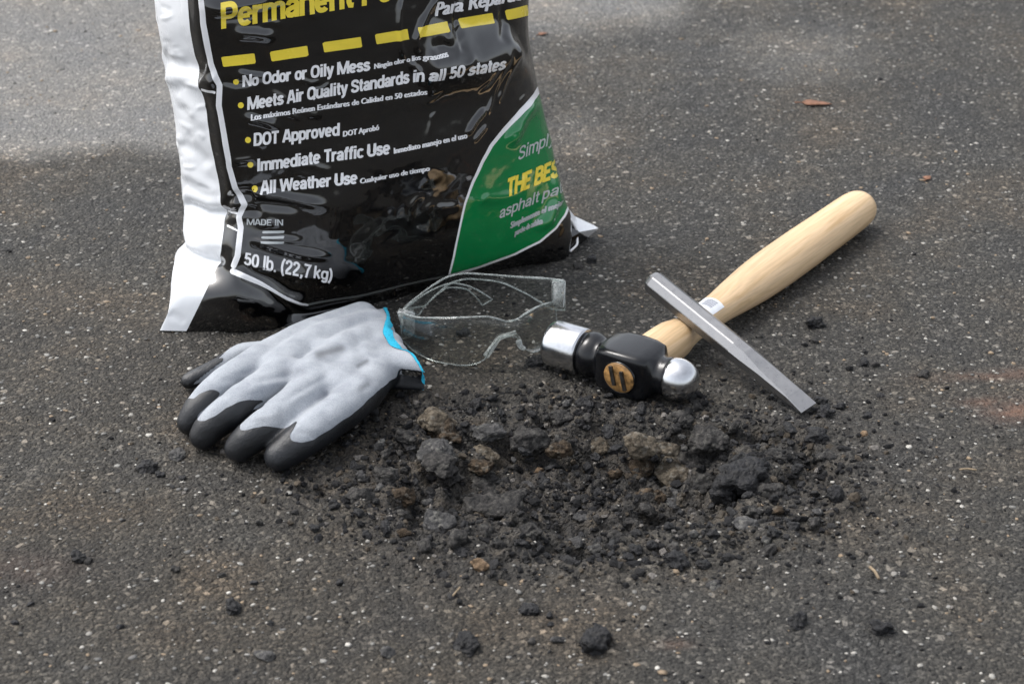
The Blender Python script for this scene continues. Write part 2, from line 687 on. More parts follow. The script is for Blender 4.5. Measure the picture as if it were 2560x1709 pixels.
M['film_green'] = make_film('green_film', (0.0005, 0.20, 0.052), 0.10, 0.5, 0.0, 0.4)
M['ink_white'] = make_film('white_ink', (0.92, 0.925, 0.94), 0.3, 0.5, 0.0, 0.3)
M['ink_grey'] = make_film('pale_grey_ink', (0.50, 0.53, 0.54), 0.3, 0.5, 0.0)
M['ink_dim'] = make_film('dim_grey_ink', (0.16, 0.17, 0.165), 0.3, 0.5, 0.0)
M['ink_yellow'] = make_film('yellow_ink', (0.98, 0.77, 0.065), 0.28, 0.6, 0.0, 0.5)
M['knit'] = make_knit()
M['nitrile'] = make_nitrile()
M['hem_blue'] = make_plain('blue_hem', (0.035, 0.42, 0.62), 0.85, 0.15, 0.3, 900.0)
M['wood'] = make_wood()
M['end_grain'] = make_plain('stained_end_grain', (0.38, 0.21, 0.075), 0.4, 0.5, 0.75, 300.0)
M['steel'] = make_metal('polished_steel', (0.62, 0.63, 0.65), 0.18, 1.0, 0.12)
M['black_paint'] = make_metal('black_enamel', (0.005, 0.0055, 0.007), 0.2, 0.0, 0.3)
M['wedge'] = make_metal('dark_iron', (0.13, 0.125, 0.12), 0.45, 1.0, 0.5)
M['chisel'] = make_metal('grey_steel', (0.29, 0.29, 0.295), 0.30, 0.9, 0.06, 0.2)
M['ground_steel'] = make_metal('ground_steel', (0.38, 0.38, 0.385), 0.30, 0.9, 0.10, 0.2)
M['paper'] = make_plain('white_paper', (0.76, 0.78, 0.82), 0.55, 0.3, 0.08)
M['paper_ink'] = make_plain('grey_ink', (0.25, 0.27, 0.33), 0.55, 0.3, 0.2)
M['clear'] = make_clear('clear_polycarbonate', white=0.008)
M['edge_glint_white'] = make_clear('edge_glint_white', (0.85, 0.88, 0.87), white=0.32, rough=0.15)  # whitened, so the bright edge glint is in the colour
M['clear_frost'] = make_clear('frosted_polycarbonate', (0.85, 0.87, 0.86), white=0.42, rough=0.2)
M['leaf'] = make_plain('orange_leaf', (0.22, 0.115, 0.075), 0.75, 0.2, 0.4, 300.0)
M['straw'] = make_plain('dry_straw', (0.27, 0.21, 0.14), 0.7, 0.2, 0.35, 500.0)

# ------------------------------------------------------------------ ground: one sheet, fine where it is seen, reaching the horizon
def spacing(lo, hi, fine_lo, fine_hi, df, dm, far):
    a = np.arange(fine_lo, fine_hi, df)
    l = np.arange(fine_lo - dm, lo, -dm)[::-1]
    r = np.arange(fine_hi, hi, dm)
    out = np.concatenate([l, a, r])
    g = dm * 2
    e = []
    x = out[-1]
    while x < far:
        x += g
        g *= 1.5
        e.append(x)
    g = dm * 2
    s = []
    x = out[0]
    while x > -far:
        x -= g
        g *= 1.5
        s.append(x)
    return np.concatenate([s[::-1], out, e])


HC = P(1470, 1185)[:2]                       # middle of the broken patch
HA = abs(P(2050, 1185)[0] - P(900, 1185)[0]) / 2
HB = abs(P(1470, 1010)[1] - P(1470, 1385)[1]) / 2


def hole_mask(xy):
    xy = np.asarray(xy, float)
    q = (xy - HC) / np.array([HA, HB])
    p3 = np.column_stack([xy * 22, np.zeros(len(xy))])
    r = np.hypot(q[:, 0], q[:, 1]) + 0.34 * fbm(p3, 3)
    return r


def ground_h(xy):
    xy = np.asarray(xy, float).reshape(-1, 2)
    r = hole_mask(xy)
    near = smooth(2.4, 0.9, r)
    dep = smooth(0.98, 0.55, r)
    p3 = np.column_stack([xy, np.zeros(len(xy))])
    h = -0.0160 * dep
    h += 0.0090 * dep * fbm(p3 * 48, 4)
    rid = 1 - np.abs(fbm(p3 * 95 + 5, 3))
    h += 0.0040 * smooth(1.25, 0.7, r) * (rid - 0.7)
    h += 0.0042 * np.exp(-((r - 1.08) / 0.20) ** 2) * np.clip(0.3 + fbm(p3 * 40 + 21, 3), 0, 1.5)
    h += 0.0016 * near * fbm(p3 * 150 + 9, 3)
    h += 0.0009 * fbm(p3 * 24 + 3, 3) * smooth(3.0, 1.5, np.hypot(xy[:, 0] / 0.5, (xy[:, 1] - 1.3) / 0.5))
    h += 0.0006 * fbm(p3 * 210, 2) * smooth(2.6, 1.6, np.hypot(xy[:, 0] / 0.5, (xy[:, 1] - 1.3) / 0.5))
    return h


gx = spacing(-0.52, 0.52, HC[0] - HA * 1.25, HC[0] + HA * 1.25, 0.0013, 0.0032, 300)
gy = spacing(0.70, 2.15, HC[1] - HB * 1.5, HC[1] + HB * 1.4, 0.0013, 0.0034, 300)
XX, YY = np.meshgrid(gx, gy)
XY = np.column_stack([XX.ravel(), YY.ravel()])
ZZ = ground_h(XY)
far_ = np.hypot(XY[:, 0], XY[:, 1] - 1.3) > 1.6
ZZ[far_] = 0
nx, ny = len(gx), len(gy)
ii = (np.arange(ny - 1)[:, None] * nx + np.arange(nx - 1)[None]).ravel()
GF = np.column_stack([ii, ii + 1, ii + 1 + nx, ii + nx])
GV = np.column_stack([XY, ZZ])
ground = mesh('ground', GV, GF, M['asphalt'])
tag(ground, kind='structure')

# tones that belong to the asphalt itself: dry bleached areas, tarry debris, rust
w_ = (GV - CAMP) @ _fw
front = w_ > 0.3
px = np.full((len(GV), 2), 1e5)
px[front] = proj(np.column_stack([XY, np.zeros(len(XY))])[front])
wob = 22 * fbm(np.column_stack([XY * 9, np.zeros(len(XY))]), 4)
x_, y_ = px[:, 0], px[:, 1] + wob
dry = np.zeros(len(GV))
dry = np.maximum(dry, 1.0 * smooth(430, 340, y_ + 0.03 * x_) * smooth(1250, 900, x_))
dry = np.maximum(dry, 0.80 * smooth(150, 10, y_) * smooth(850, 950, x_) * smooth(1850, 1600, x_))
dry = np.maximum(dry, 0.24 * smooth(520, 120, y_) * smooth(900, 1000, x_) * smooth(2500, 1900, x_))
dry = np.maximum(dry, 0.40 * np.exp(-((x_ - 1450) / 150) ** 2 - ((y_ - 335) / 70) ** 2))
dry = np.maximum(dry, 0.42 * np.exp(-((x_ - 2000) / 280) ** 2 - ((y_ - 130) / 110) ** 2))
dry = np.where(front, dry * smooth(0.25, 0.45, w_), 0.0)
dry = np.maximum(dry, 0.12 * smooth(900, 500, y_) * front)
rr = hole_mask(XY)
dirt = np.clip(smooth(1.30, 0.75, rr), 0, 1)
dirt = np.maximum(dirt, 0.35 * smooth(2.0, 1.1, rr))
rust = np.zeros(len(GV))
for cx, cy, sx, sy, a in ((2545, 1030, 70, 22, 1.0), (2480, 1005, 70, 14, 0.6), (2460, 940, 130, 10, 0.45), (2540, 935, 60, 16, 0.5),
                          (1690, 1610, 40, 12, 0.35), (615, 885, 30, 10, 0.45), (60, 1420, 120, 40, 0.16), (1270, 1130, 160, 60, 0.0)):
    rust = np.maximum(rust, a * np.exp(-((x_ - cx) / sx) ** 2 - ((px[:, 1] - cy) / sy) ** 2))
damp = np.clip(smooth(500, 1000, y_) * (0.65 + 0.9 * fbm(np.column_stack([XY * 7, np.full(len(XY), 3.0)]), 4)), 0, 1) * smooth(1700, 1100, x_) + 0.25 * smooth(500, 1000, y_)
for nm, arr in (('dry', dry), ('dirt', dirt), ('rust', rust), ('damp', damp)):
    a = ground.data.attributes.new(nm, 'FLOAT', 'POINT')
    a.data.foreach_set('value', np.clip(arr, 0, 1).astype(np.float32))


def on_ground(x, y):
    z = 0.0
    for _ in range(4):
        p = P(x, y, z)
        z = float(ground_h(p[None, :2])[0])
    return P(x, y, z)


# ------------------------------------------------------------------ small stones that nobody could count
_t = (1 + 5 ** 0.5) / 2
ICO_V = np.array([(-1, _t, 0), (1, _t, 0), (-1, -_t, 0), (1, -_t, 0), (0, -1, _t), (0, 1, _t), (0, -1, -_t), (0, 1, -_t), (_t, 0, -1), (_t, 0, 1), (-_t, 0, -1), (-_t, 0, 1)]) / math.hypot(1, _t)
ICO_F = np.array([(0, 11, 5), (0, 5, 1), (0, 1, 7), (0, 7, 10), (0, 10, 11), (1, 5, 9), (5, 11, 4), (11, 10, 2), (10, 7, 6), (7, 1, 8), (3, 9, 4), (3, 4, 2), (3, 2, 6), (3, 6, 8), (3, 8, 9), (4, 9, 5), (2, 4, 11), (6, 2, 10), (8, 6, 7), (9, 8, 1)])


def scatter(name, xyz, rad, flat, cols, material, smooth_, jit=0.28):
    n = len(xyz)
    V = ICO_V[None] * (1 + RNG.uniform(-jit, jit, (n, 12, 1))) + RNG.normal(0, jit * 0.25, (n, 12, 3))
    V[:, :, 0] *= RNG.uniform(0.6, 1.45, (n, 1))
    V[:, :, 2] *= np.asarray(flat).reshape(-1, 1)
    a = RNG.uniform(0, 6.283, n)
    c, s = np.cos(a)[:, None], np.sin(a)[:, None]
    x, y = V[:, :, 0] * c - V[:, :, 1] * s, V[:, :, 0] * s + V[:, :, 1] * c
    V = np.stack([x, y, V[:, :, 2]], -1) * np.asarray(rad).reshape(-1, 1, 1) + xyz[:, None]
    F = (ICO_F[None] + (np.arange(n) * 12)[:, None, None]).reshape(-1, 3)
    o = mesh(name, V.reshape(-1, 3), F, material, None, smooth_, None, np.repeat(cols, 12, axis=0))
    return tag(o, kind='stuff')


def sample_view(n, ylo=0.72, yhi=2.12):
    pts = []
    while len(pts) < n:
        y = RNG.uniform(ylo, yhi, n)
        x = RNG.uniform(-0.72, 0.72, n)
        k = np.abs(x) < 0.285 * y + 0.07
        pts = np.vstack([pts, np.column_stack([x, y])[k]]) if len(pts) else np.column_stack([x, y])[k]
    return pts[:n]


def stone_cols(n, light):
    k = RNG.choice(5, n, p=light)
    pal = np.array([(0.33, 0.315, 0.285), (0.20, 0.194, 0.18), (0.10, 0.098, 0.093), (0.24, 0.18, 0.12), (0.45, 0.43, 0.39)])
    return pal[k] * RNG.uniform(0.65, 1.2, (n, 1))


xy = sample_view(12500)
hm = hole_mask(xy)
keep = (hm > 1.0) | (RNG.random(len(xy)) < 0.35)
xy = xy[keep]
rad = np.clip(RNG.lognormal(math.log(0.00092), 0.40, len(xy)), 0.0004, 0.0021)
xyz = np.column_stack([xy, ground_h(xy) + rad * 0.04])
o = scatter('asphalt_aggregate', xyz, rad, RNG.uniform(0.22, 0.5, len(xy)), stone_cols(len(xy), [0.24, 0.34, 0.26, 0.12, 0.04]), M['aggregate'], True)
tag(o, 'pale stone grains embedded all over the dark asphalt', None)

# loose dark crumbs, thick in the broken patch and thinning out around it
n = 5200
ra_ = RNG.uniform(0, 6.283, n)
rr_0 = np.where(RNG.random(n) < 0.6, RNG.normal(1.0, 0.22, n), np.abs(RNG.normal(0, 0.75, n)))
q = np.column_stack([np.cos(ra_), np.sin(ra_)]) * rr_0[:, None]
xy = HC + q * np.array([HA, HB])
q2 = RNG.normal(0, 1, (1500, 2)) * np.array([1.15, 1.5])
xy = np.vstack([xy, HC + q2 * np.array([HA, HB]), sample_view(260, 0.8, 1.9)])
xy = xy[(xy[:, 1] > 0.74)]
rad = np.clip(RNG.lognormal(math.log(0.00095), 0.52, len(xy)), 0.0004, 0.0036)
edge_ = smooth(2.6, 1.2, np.hypot(*((xy - HC) / np.array([HA, HB])).T))
rad *= 0.6 + 0.4 * edge_
xyz = np.column_stack([xy, ground_h(xy) + rad * 0.15])
k = RNG.choice(4, len(xy), p=[0.62, 0.24, 0.09, 0.05])
cols = np.array([(0.006, 0.006, 0.007), (0.020, 0.0195, 0.020), (0.055, 0.044, 0.032), (0.13, 0.12, 0.11)])[k] * RNG.uniform(0.7, 1.3, (len(xy), 1))
o = scatter('asphalt_crumbs', xyz, rad, RNG.uniform(0.55, 0.95, len(xy)), cols, M['crumb'], False, 0.34)
tag(o, 'loose black crumbs strewn in and around the broken patch', None)

# ------------------------------------------------------------------ bag of cold patch
T0, T1 = P(480, 828), P(1425, 632)
bt = (T1 - T0) / np.linalg.norm(T1 - T0)
bn = np.array([bt[1], -bt[0], 0])            # out of the front, towards the viewer
LEAN = math.tan(R(3.5))


def bag_pt(x, y, n_cm):
    """point seen at a pixel, n_cm in front of the bag's leaning front plane"""
    nn = bn + np.array([0, 0, LEAN])
    d = ray(x, y)
    return CAMP + d * ((((T0 - CAMP) @ nn) + n_cm / 100) / (d @ nn))


rows = [
    # L, A, B, C1, C2, C3, R : (pixel x, pixel y, cm in front of the plane); n None = standing on the ground
    [(400, 826, None), (466, 828, None), (600, 829, None), (800, 792, None), (1030, 733, None), (1240, 678, None), (1424, 634, None)],
    [(436, 735, -0.9), (508, 742, 0.3), (596, 752, 1.7), (785, 780, 1.5), (1020, 722, 1.7), (1236, 660, 1.6), (1430, 590, -0.2)],
    [(467, 645, -3.2), (545, 658, -0.7), (588, 674, 1.0), (772, 758, 2.0), (1010, 708, 2.4), (1230, 640, 2.2), (1426, 540, -0.8)],
    [(463, 600, -4), (554, 618, -0.4), (593, 622, 0.8), (780, 665, 2.6), (1005, 625, 3.1), (1222, 560, 2.6), (1412, 500, -1.2)],
    [(461, 545, -5.5), (560, 540, -1.0), (596, 545, 0.3), (782, 560, 2.6), (1002, 515, 3.2), (1213, 455, 2.6), (1390, 415, -1.6)],
    [(453, 440, -6), (545, 452, -1.0), (573, 450, 0.4), (775, 428, 2.4), (995, 386, 3.1), (1200, 345, 2.5), (1370, 325, -2.0)],
    [(445, 365, -6), (527, 360, -1.0), (560, 350, 0.4), (762, 325, 2.2), (980, 285, 2.9), (1183, 250, 2.3), (1347, 225, -2.2)],
    [(431, 260, -6), (512, 250, -1.0), (546, 255, 0.4), (748, 225, 2.1), (963, 188, 2.8), (1163, 155, 2.3), (1332, 138, -2.2)],
    [(408, 150, -6.4), (487, 150, -1.4), (525, 150, 0.2), (733, 122, 2.0), (948, 88, 2.8), (1145, 58, 2.5), (1322, 48, -1.8)],
    [(393, 50, -6), (474, 50, -1.0), (508, 50, 0.4), (718, 20, 2.0), (932, -15, 2.7), (1130, -45, 2.2), (1326, -50, -2.2)],
    [(380, -80, -6), (463, -80, -1.0), (496, -80, 0.4), (704, -110, 1.9), (918, -140, 2.5), (1118, -165, 2.0), (1325, -170, -2.2)],
]
net = []
for r_ in rows:
    a = np.array([P(x, y, 0.0005) if n is None else bag_pt(x, y, n) for x, y, n in r_])
    loc = a - T0
    tt, nn_, zz = loc @ bt, loc @ bn, loc[:, 2]
    tl, nl, zl, tr_, nr, zr = tt[0], nn_[0], zz[0], tt[6], nn_[6], zz[6]
    fl = 0.0 if r_[0][2] is None else 1.0
    back = [(tr_ - 0.006, nr - 0.045, zr), (tr_ * 0.80, -0.115 - 0.0 * fl, zr), (tr_ * 0.5, -0.128, (zr + zl) / 2), (tr_ * 0.22, -0.118, zl), (max(tl, 0.0) + 0.012, min(nl, -0.03) - 0.035, zl)]
    full = np.vstack([a] + [T0 + bt * t + bn * q + np.array([0, 0, z]) for t, q, z in back])
    net.append(full)
net = np.array(net)
# above the picture: the bag draws in to its flat sealed top
top = net[-1]
for kz, kn in ((0.06, 0.55), (0.10, 0.14), (0.125, 0.03)):
    loc = top - T0
    q = loc @ bn
    cen = -0.045
    zt = np.mean(top[:, 2]) + kz
    zz = top[:, 2] + (zt - top[:, 2]) * (0.6 + 0.4 * (1 - kn))
    new = top + np.outer((cen + (q - cen) * kn) - q, bn)
    new[:, 2] = zz
    net = np.vstack([net, new[None]])

# densify with monotone splines; columns are periodic
NCOL = net.shape[1]
per = np.concatenate([net[:, -3:], net, net[:, :3]], axis=1)
cd = np.linalg.norm(np.diff(per, axis=1), axis=2).mean(0)
cx = np.concatenate([[0], np.cumsum(cd)])
c_at = cx[3:3 + NCOL + 1]
us, colmark = [], []
for k in range(NCOL):
    step = 0.0012 if k < 7 else 0.006
    m_ = max(2, int(round((c_at[k + 1] - c_at[k]) / step)))
    colmark.append(len(us))
    us += list(c_at[k] + (c_at[k + 1] - c_at[k]) * np.arange(m_) / m_)
us = np.array(us)
rd = np.linalg.norm(np.diff(net[:, :7], axis=0), axis=2).mean(1)
rx = np.concatenate([[0], np.cumsum(rd)])
vs = np.concatenate([np.arange(0, rx[10], 0.0012), np.linspace(rx[10], rx[-1], 50)])
D1 = pchip(rx, net, vs)                                  # rows -> dense
per = np.concatenate([D1[:, -3:], D1, D1[:, :3]], axis=1).transpose(1, 0, 2)
D = pchip(cx, per, us).transpose(1, 0, 2)                # (nv, nu, 3)
nv, nu = D.shape[:2]
SV = D.reshape(-1, 3)
iv, iu = np.meshgrid(np.arange(nv - 1), np.arange(nu), indexing='ij')
a_, b_ = iv * nu + iu, iv * nu + (iu + 1) % nu
quads = np.stack([a_, b_, b_ + nu, a_ + nu], -1)
BT = np.concatenate([quads[..., [0, 1, 2]].reshape(-1, 3), quads[..., [0, 2, 3]].reshape(-1, 3)])
BTcol = np.concatenate([iu.ravel(), iu.ravel()])
SN = vnormals(SV, BT)
spx = proj(SV)
colidx = np.tile(np.arange(nu), nv)
vis = (colidx < colmark[7]) 
fade = smooth(0, 14, colidx) * smooth(colmark[7] + 20, colmark[6], colidx) if False else np.where(vis, 1.0, 0.25)

disp = np.zeros(len(SV))


def crease(pts, w, amp, ends=0.25, sharp=1.0):
    """a fold of the film along a line: ridge (amp > 0) or valley (amp < 0), amp in mm, w in photo pixels"""
    global disp
    d, t = seg_dist(spx, pts)
    k = smooth(0, ends, t) * smooth(1, 1 - ends, t) if ends else 1.0
    disp = disp + np.where(vis, amp / 1000 * np.exp(-(d / w) ** 2 * sharp) * k, 0)


# gusset folds
crease([(395, 150), (450, 168), (515, 185)], 26, -3.0, 0.1)
crease([(410, 185), (470, 190), (540, 215)], 22, 2.6, 0.1)
crease([(430, 225), (480, 270), (520, 330)], 14, 1.2)
crease([(440, 350), (490, 380), (530, 420)], 16, -1.5)
crease([(445, 420), (500, 450), (560, 495)], 14, 1.4)
crease([(458, 505), (520, 530), (575, 532)], 10, -3.0, 0.1)
crease([(455, 480), (520, 505), (570, 505)], 16, 1.8, 0.1)
crease([(463, 628), (505, 645), (548, 655)], 9, -2.6, 0.0)
crease([(450, 570), (520, 590), (560, 590)], 24, 1.0)
crease([(420, 780), (445, 795), (465, 810)], 8, -0.8)
# pinch at the front-left edge
crease([(560, 500), (600, 492), (640, 486)], 13, -3.5, 0.15)
crease([(560, 535), (620, 528), (660, 530)], 10, -2.0, 0.2)
# folds of the black film
crease([(600, 480), (700, 492), (770, 507), (830, 519)], 10, 3.0, 0.3)
crease([(600, 505), (680, 512), (760, 520)], 10, -1.5, 0.3)
crease([(610, 592), (680, 614), (750, 634), (840, 647)], 9, 3.2, 0.25)
crease([(610, 612), (690, 640), (780, 660)], 10, -1.6, 0.3)
crease([(640, 585), (700, 600), (760, 604)], 8, 1.8, 0.3)
crease([(600, 655), (680, 672), (760, 690), (800, 712)], 14, 2.4, 0.25)
crease([(590, 676), (650, 705), (720, 745), (772, 760)], 13, 2.2, 0.12)
crease([(585, 180), (620, 190), (680, 197)], 9, 1.6, 0.3)
crease([(600, 290), (660, 305), (710, 325)], 9, 1.5, 0.3)
crease([(570, 80), (640, 85), (700, 92)], 13, 2.2, 0.3)
crease([(490, 15), (560, 25), (640, 10), (760, -20)], 18, 3.0, 0.2)
crease([(530, 50), (590, 42), (660, 22)], 12, -1.4, 0.3)
crease([(545, 200), (590, 210), (640, 205)], 8, -1.0, 0.3)
# the big shiny fold at upper right
crease([(1045, 172), (1110, 168), (1200, 156), (1305, 108)], 50, 9.0, 0.15)
crease([(1040, 20), (1100, 45), (1190, 60), (1290, 30)], 34, -2.2, 0.2)
crease([(1150, -40), (1146, 60), (1150, 135)], 9, -2.0, 0.12)
crease([(1255, 0), (1262, 60), (1240, 110)], 9, -1.8, 0.2)
crease([(1100, -10), (1060, 55), (1040, 100), (1050, 140)], 8, 2.0, 0.15)
crease([(1005, -10), (998, 60), (1002, 120), (1020, 160)], 6, 1.6, 0.2)
crease([(1020, 150), (1045, 180), (1060, 215)], 9, 1.8, 0.25)
crease([(1070, 118), (1110, 115), (1140, 128)], 14, -2.6, 0.3)
crease([(1280, 90), (1265, 180), (1240, 270)], 6, 1.5, 0.2)
crease([(1255, 110), (1240, 200), (1215, 300)], 5, 1.2, 0.2)
crease([(1215, 270), (1190, 300), (1165, 340)], 6, 2.0, 0.2)
crease([(1220, 310), (1195, 340), (1180, 360)], 5, 1.0, 0.3)
crease([(1345, 245), (1305, 300), (1270, 375)], 14, 3.4, 0.25)
crease([(1380, 420), (1392, 500), (1372, 550), (1330, 580)], 14, 3.2, 0.25)
crease([(1180, 500), (1250, 495), (1320, 480)], 14, 1.2, 0.3)
crease([(1080, 520), (1120, 518), (1150, 515)], 8, 1.1, 0.3)
crease([(640, 820), (760, 800), (900, 765), (1130, 700)], 16, -1.0, 0.2)
# sharp crinkles of the film
for k_ in range(26):
    rg_ = np.random.default_rng(700 + k_)
    yy_ = rg_.uniform(-40, 640)
    xx_ = np.interp(yy_, [-40, 150, 400, 640], [420, 450, 495, 510]) + rg_.normal(0, 18)
    ln_, an_ = rg_.uniform(25, 60), rg_.normal(0.55, 0.35)
    crease([(xx_ - ln_ / 2 * math.cos(an_), yy_ - ln_ / 2 * math.sin(an_)), (xx_, yy_ + rg_.normal(0, 4)), (xx_ + ln_ / 2 * math.cos(an_), yy_ + ln_ / 2 * math.sin(an_))], rg_.uniform(4, 7), rg_.choice([-1, 1]) * rg_.uniform(0.4, 0.9), 0.4)
for k_ in range(46):
    rg_ = np.random.default_rng(500 + k_)
    side_ = rg_.random() < 0.5
    cx0 = rg_.uniform(600, 800) if side_ else rg_.uniform(1000, 1330)
    cy0 = rg_.uniform(-40, 700) if side_ else rg_.uniform(-60, 560)
    an_ = rg_.normal(0.15, 0.25) if side_ else rg_.normal(-0.95, 0.35)
    ln_ = rg_.uniform(30, 95)
    bn_ = rg_.normal(0, 8)
    dx2, dy2 = math.cos(an_) * ln_ / 2, math.sin(an_) * ln_ / 2
    crease([(cx0 - dx2, cy0 - dy2), (cx0 + bn_ * 0.5, cy0 + bn_), (cx0 + dx2, cy0 + dy2)], rg_.uniform(4.5, 8), rg_.uniform(0.35, 1.0), 0.4)
# lumps of the filling and fine crumpling of the film
lump = fbm(SV * 38, 3)
crm = 1 - np.abs(noise3(SV * np.array([60, 60, 120]) + 4)) * 2
lump2 = fbm(SV * np.array([20, 20, 26]) + 11, 2)
disp += np.where(vis, 0.0010 * lump2 + 0.00028 * lump + 0.00005 * fbm(SV * 130, 2) + 0.00006 * crm, 0.002 * lump)
ground_k = smooth(0.0, 0.012, SV[:, 2])
disp *= 0.15 + 0.85 * ground_k
# no visible displacement at the bag's outline on the left, so it keeps its measured shape
BV = SV + SN * disp[:, None]
BV[:, 2] = np.maximum(BV[:, 2], 0.0008)
BN = vnormals(BV, BT)

bag_c = T0 + bt * 0.14 + bn * -0.05
bag = thing('patch_bag', 'full black plastic bag of asphalt patch with white side and green badge, standing upright', 'bag', (bag_c[0], bag_c[1], 0))
A = np.hstack([BV, BN, spx, np.where(vis, 0.0, 1.0)[:, None]])

# white side panel = columns between L and A plus the hidden strip behind it
side = (BTcol < colmark[1]) | (BTcol >= colmark[11])


def put(name, A_, T_, material, parent, lift=0.0):
    v = A_[:, :3] + A_[:, 3:6] * lift
    return mesh(name, v, T_, material, parent, True, A_[:, 3:6])


def sub(Tx):
    u, inv = np.unique(Tx.ravel(), return_inverse=True)
    return A[u], inv.reshape(-1, 3)


As, Ts = sub(BT[side])
put('side_panel', As, Ts, M['film_white'], bag)
Af, Tf = sub(BT[~side])

# printed areas, cut out of the film along clean edges
line_l = [(492, -70), (506, 30), (508, 60), (517, 105), (527, 160), (538, 190), (549, 215), (547, 265), (557, 321), (571, 402), (572, 418), (587, 470), (595, 490), (611, 513), (596, 542), (602, 568), (594, 640), (584, 664)]
line_b = [(582, 678), (650, 708), (715, 743), (770, 763)]
line_g = [(772, 762), (900, 738), (1010, 714), (1120, 690)]
badge = [(1352, 205), (1335, 236), (1300, 272), (1260, 318), (1225, 362), (1203, 400), (1180, 452), (1160, 508), (1145, 570), (1132, 635), (1119, 692), (1200, 668), (1290, 638), (1352, 606), (1392, 572), (1415, 540), (1425, 515), (1560, 500), (1560, 200)]
hid = Af[:, 8]


def fld(arr):
    return np.where(Af[:, 8] > 0.5, 1e3, arr)


stripe_parts = []
d, t = seg_dist(Af[:, 6:8], line_l)
(Ai, Ti), (Af, Tf) = split_field(Af, Tf, np.where((Af[:, 8] > 0.5), 50.0, d - 7.2))
put('stripe', Ai, Ti, M['ink_white'], bag)
d, t = seg_dist(Af[:, 6:8], line_b)
(Ai, Ti), (Af, Tf) = split_field(Af, Tf, np.where((Af[:, 8] > 0.5), 50.0, d - (7.5 - 5 * t)))
put('stripe', Ai, Ti, M['ink_white'], bag)
d, t = seg_dist(Af[:, 6:8], line_g)
(Ai, Ti), (Af, Tf) = split_field(Af, Tf, np.where((Af[:, 8] > 0.5), 50.0, d - 2.6))
put('stripe', Ai, Ti, M['ink_dim'], bag)
d = poly_sdf(Af[:, 6:8], badge)
(Ai, Ti), (Af, Tf) = split_field(Af, Tf, np.where((Af[:, 8] > 0.5), 50.0, d))
badge_o = put('badge_border', Ai, Ti, M['ink_white'], bag) if False else None
d = poly_sdf(Ai[:, 6:8], badge)
wid = 5.0 + 6.5 * smooth(560, 230, Ai[:, 7])
(Ag, Tg), (Ao, To) = split_field(Ai, Ti, d + wid)
put('badge', Ag, Tg, M['film_green'], bag)
put('badge_border', Ao, To, M['ink_white'], bag)
# dashed yellow line
dashes = [((555, 157), (640, 146)), ((676, 143), (772, 128)), ((808, 121), (905, 105)), ((938, 100), (1023, 86)), ((1045, 83), (1127, 68)), ((1155, 62), (1240, 46)), ((1268, 40), (1324, 26))]
for (x0, y0), (x1, y1) in dashes:
    quad = [(x0 - 2, y0 - 14), (x1 - 4, y1 - 13), (x1, y1 + 13), (x0 + 3, y0 + 11)]
    d = poly_sdf(Af[:, 6:8], quad)
    (Ai, Ti), (Af, Tf) = split_field(Af, Tf, np.where((Af[:, 8] > 0.5), 50.0, d))
    put('dash', Ai, Ti, M['ink_yellow'], bag)
# thin white line across the black side stripe
for quad in ([(509, 219), (540, 230), (538, 236), (508, 226)], [(560, 528), (600, 536), (600, 541), (560, 533)], [(566, 560), (594, 574), (594, 579), (566, 566)]):
    d = poly_sdf(Af[:, 6:8], quad)
    (Ai, Ti), (Af, Tf) = split_field(Af, Tf, np.where((Af[:, 8] > 0.5), 50.0, d))
    if len(Ti):
        put('stripe', Ai, Ti, M['ink_white'], bag)
# flag-like bars under MADE IN
for k in range(3):
    y0 = 577 + k * 13
    quad = [(655 - 2 * k, y0), (711, y0 - 1), (712, y0 + 5), (656 - 2 * k, y0 + 6)]
    d = poly_sdf(Af[:, 6:8], quad)
    (Ai, Ti), (Af, Tf) = split_field(Af, Tf, np.where((Af[:, 8] > 0.5), 50.0, d))
    if len(Ti):
        put('flag_bar', Ai, Ti, M['ink_grey'], bag)
put('front_panel', Af, Tf, M['film_black'], bag)

# lettering: printed on the film, so it follows every fold
bvh = BVHTree.FromPolygons([tuple(v) for v in SV], [tuple(t) for t in BT[BTcol < colmark[7]].tolist()])
BTF = BT[BTcol < colmark[7]]
O_ = Vector(CAMP)


def on_film(pts, lift):
    out, ok = [], []
    for x, y in pts:
        h = bvh.ray_cast(O_, Vector(ray(x, y)).normalized())
        if h[0] is None:
            out.append((0, 0, 0))
            ok.append(False)
            continue
        i, j, k = BTF[h[2]]
        a, b, c = SV[i], SV[j], SV[k]
        v0, v1, v2 = b - a, c - a, np.array(h[0]) - a
        d00, d01, d11, d20, d21 = v0 @ v0, v0 @ v1, v1 @ v1, v2 @ v0, v2 @ v1
        den = d00 * d11 - d01 * d01
        w1, w2 = (d11 * d20 - d01 * d21) / den, (d00 * d21 - d01 * d20) / den
        w0 = 1 - w1 - w2
        p = w0 * BV[i] + w1 * BV[j] + w2 * BV[k]
        n = w0 * BN[i] + w1 * BN[j] + w2 * BN[k]
        out.append(p + n * lift[len(out)])
        ok.append(True)
    return np.array(out), np.array(ok)


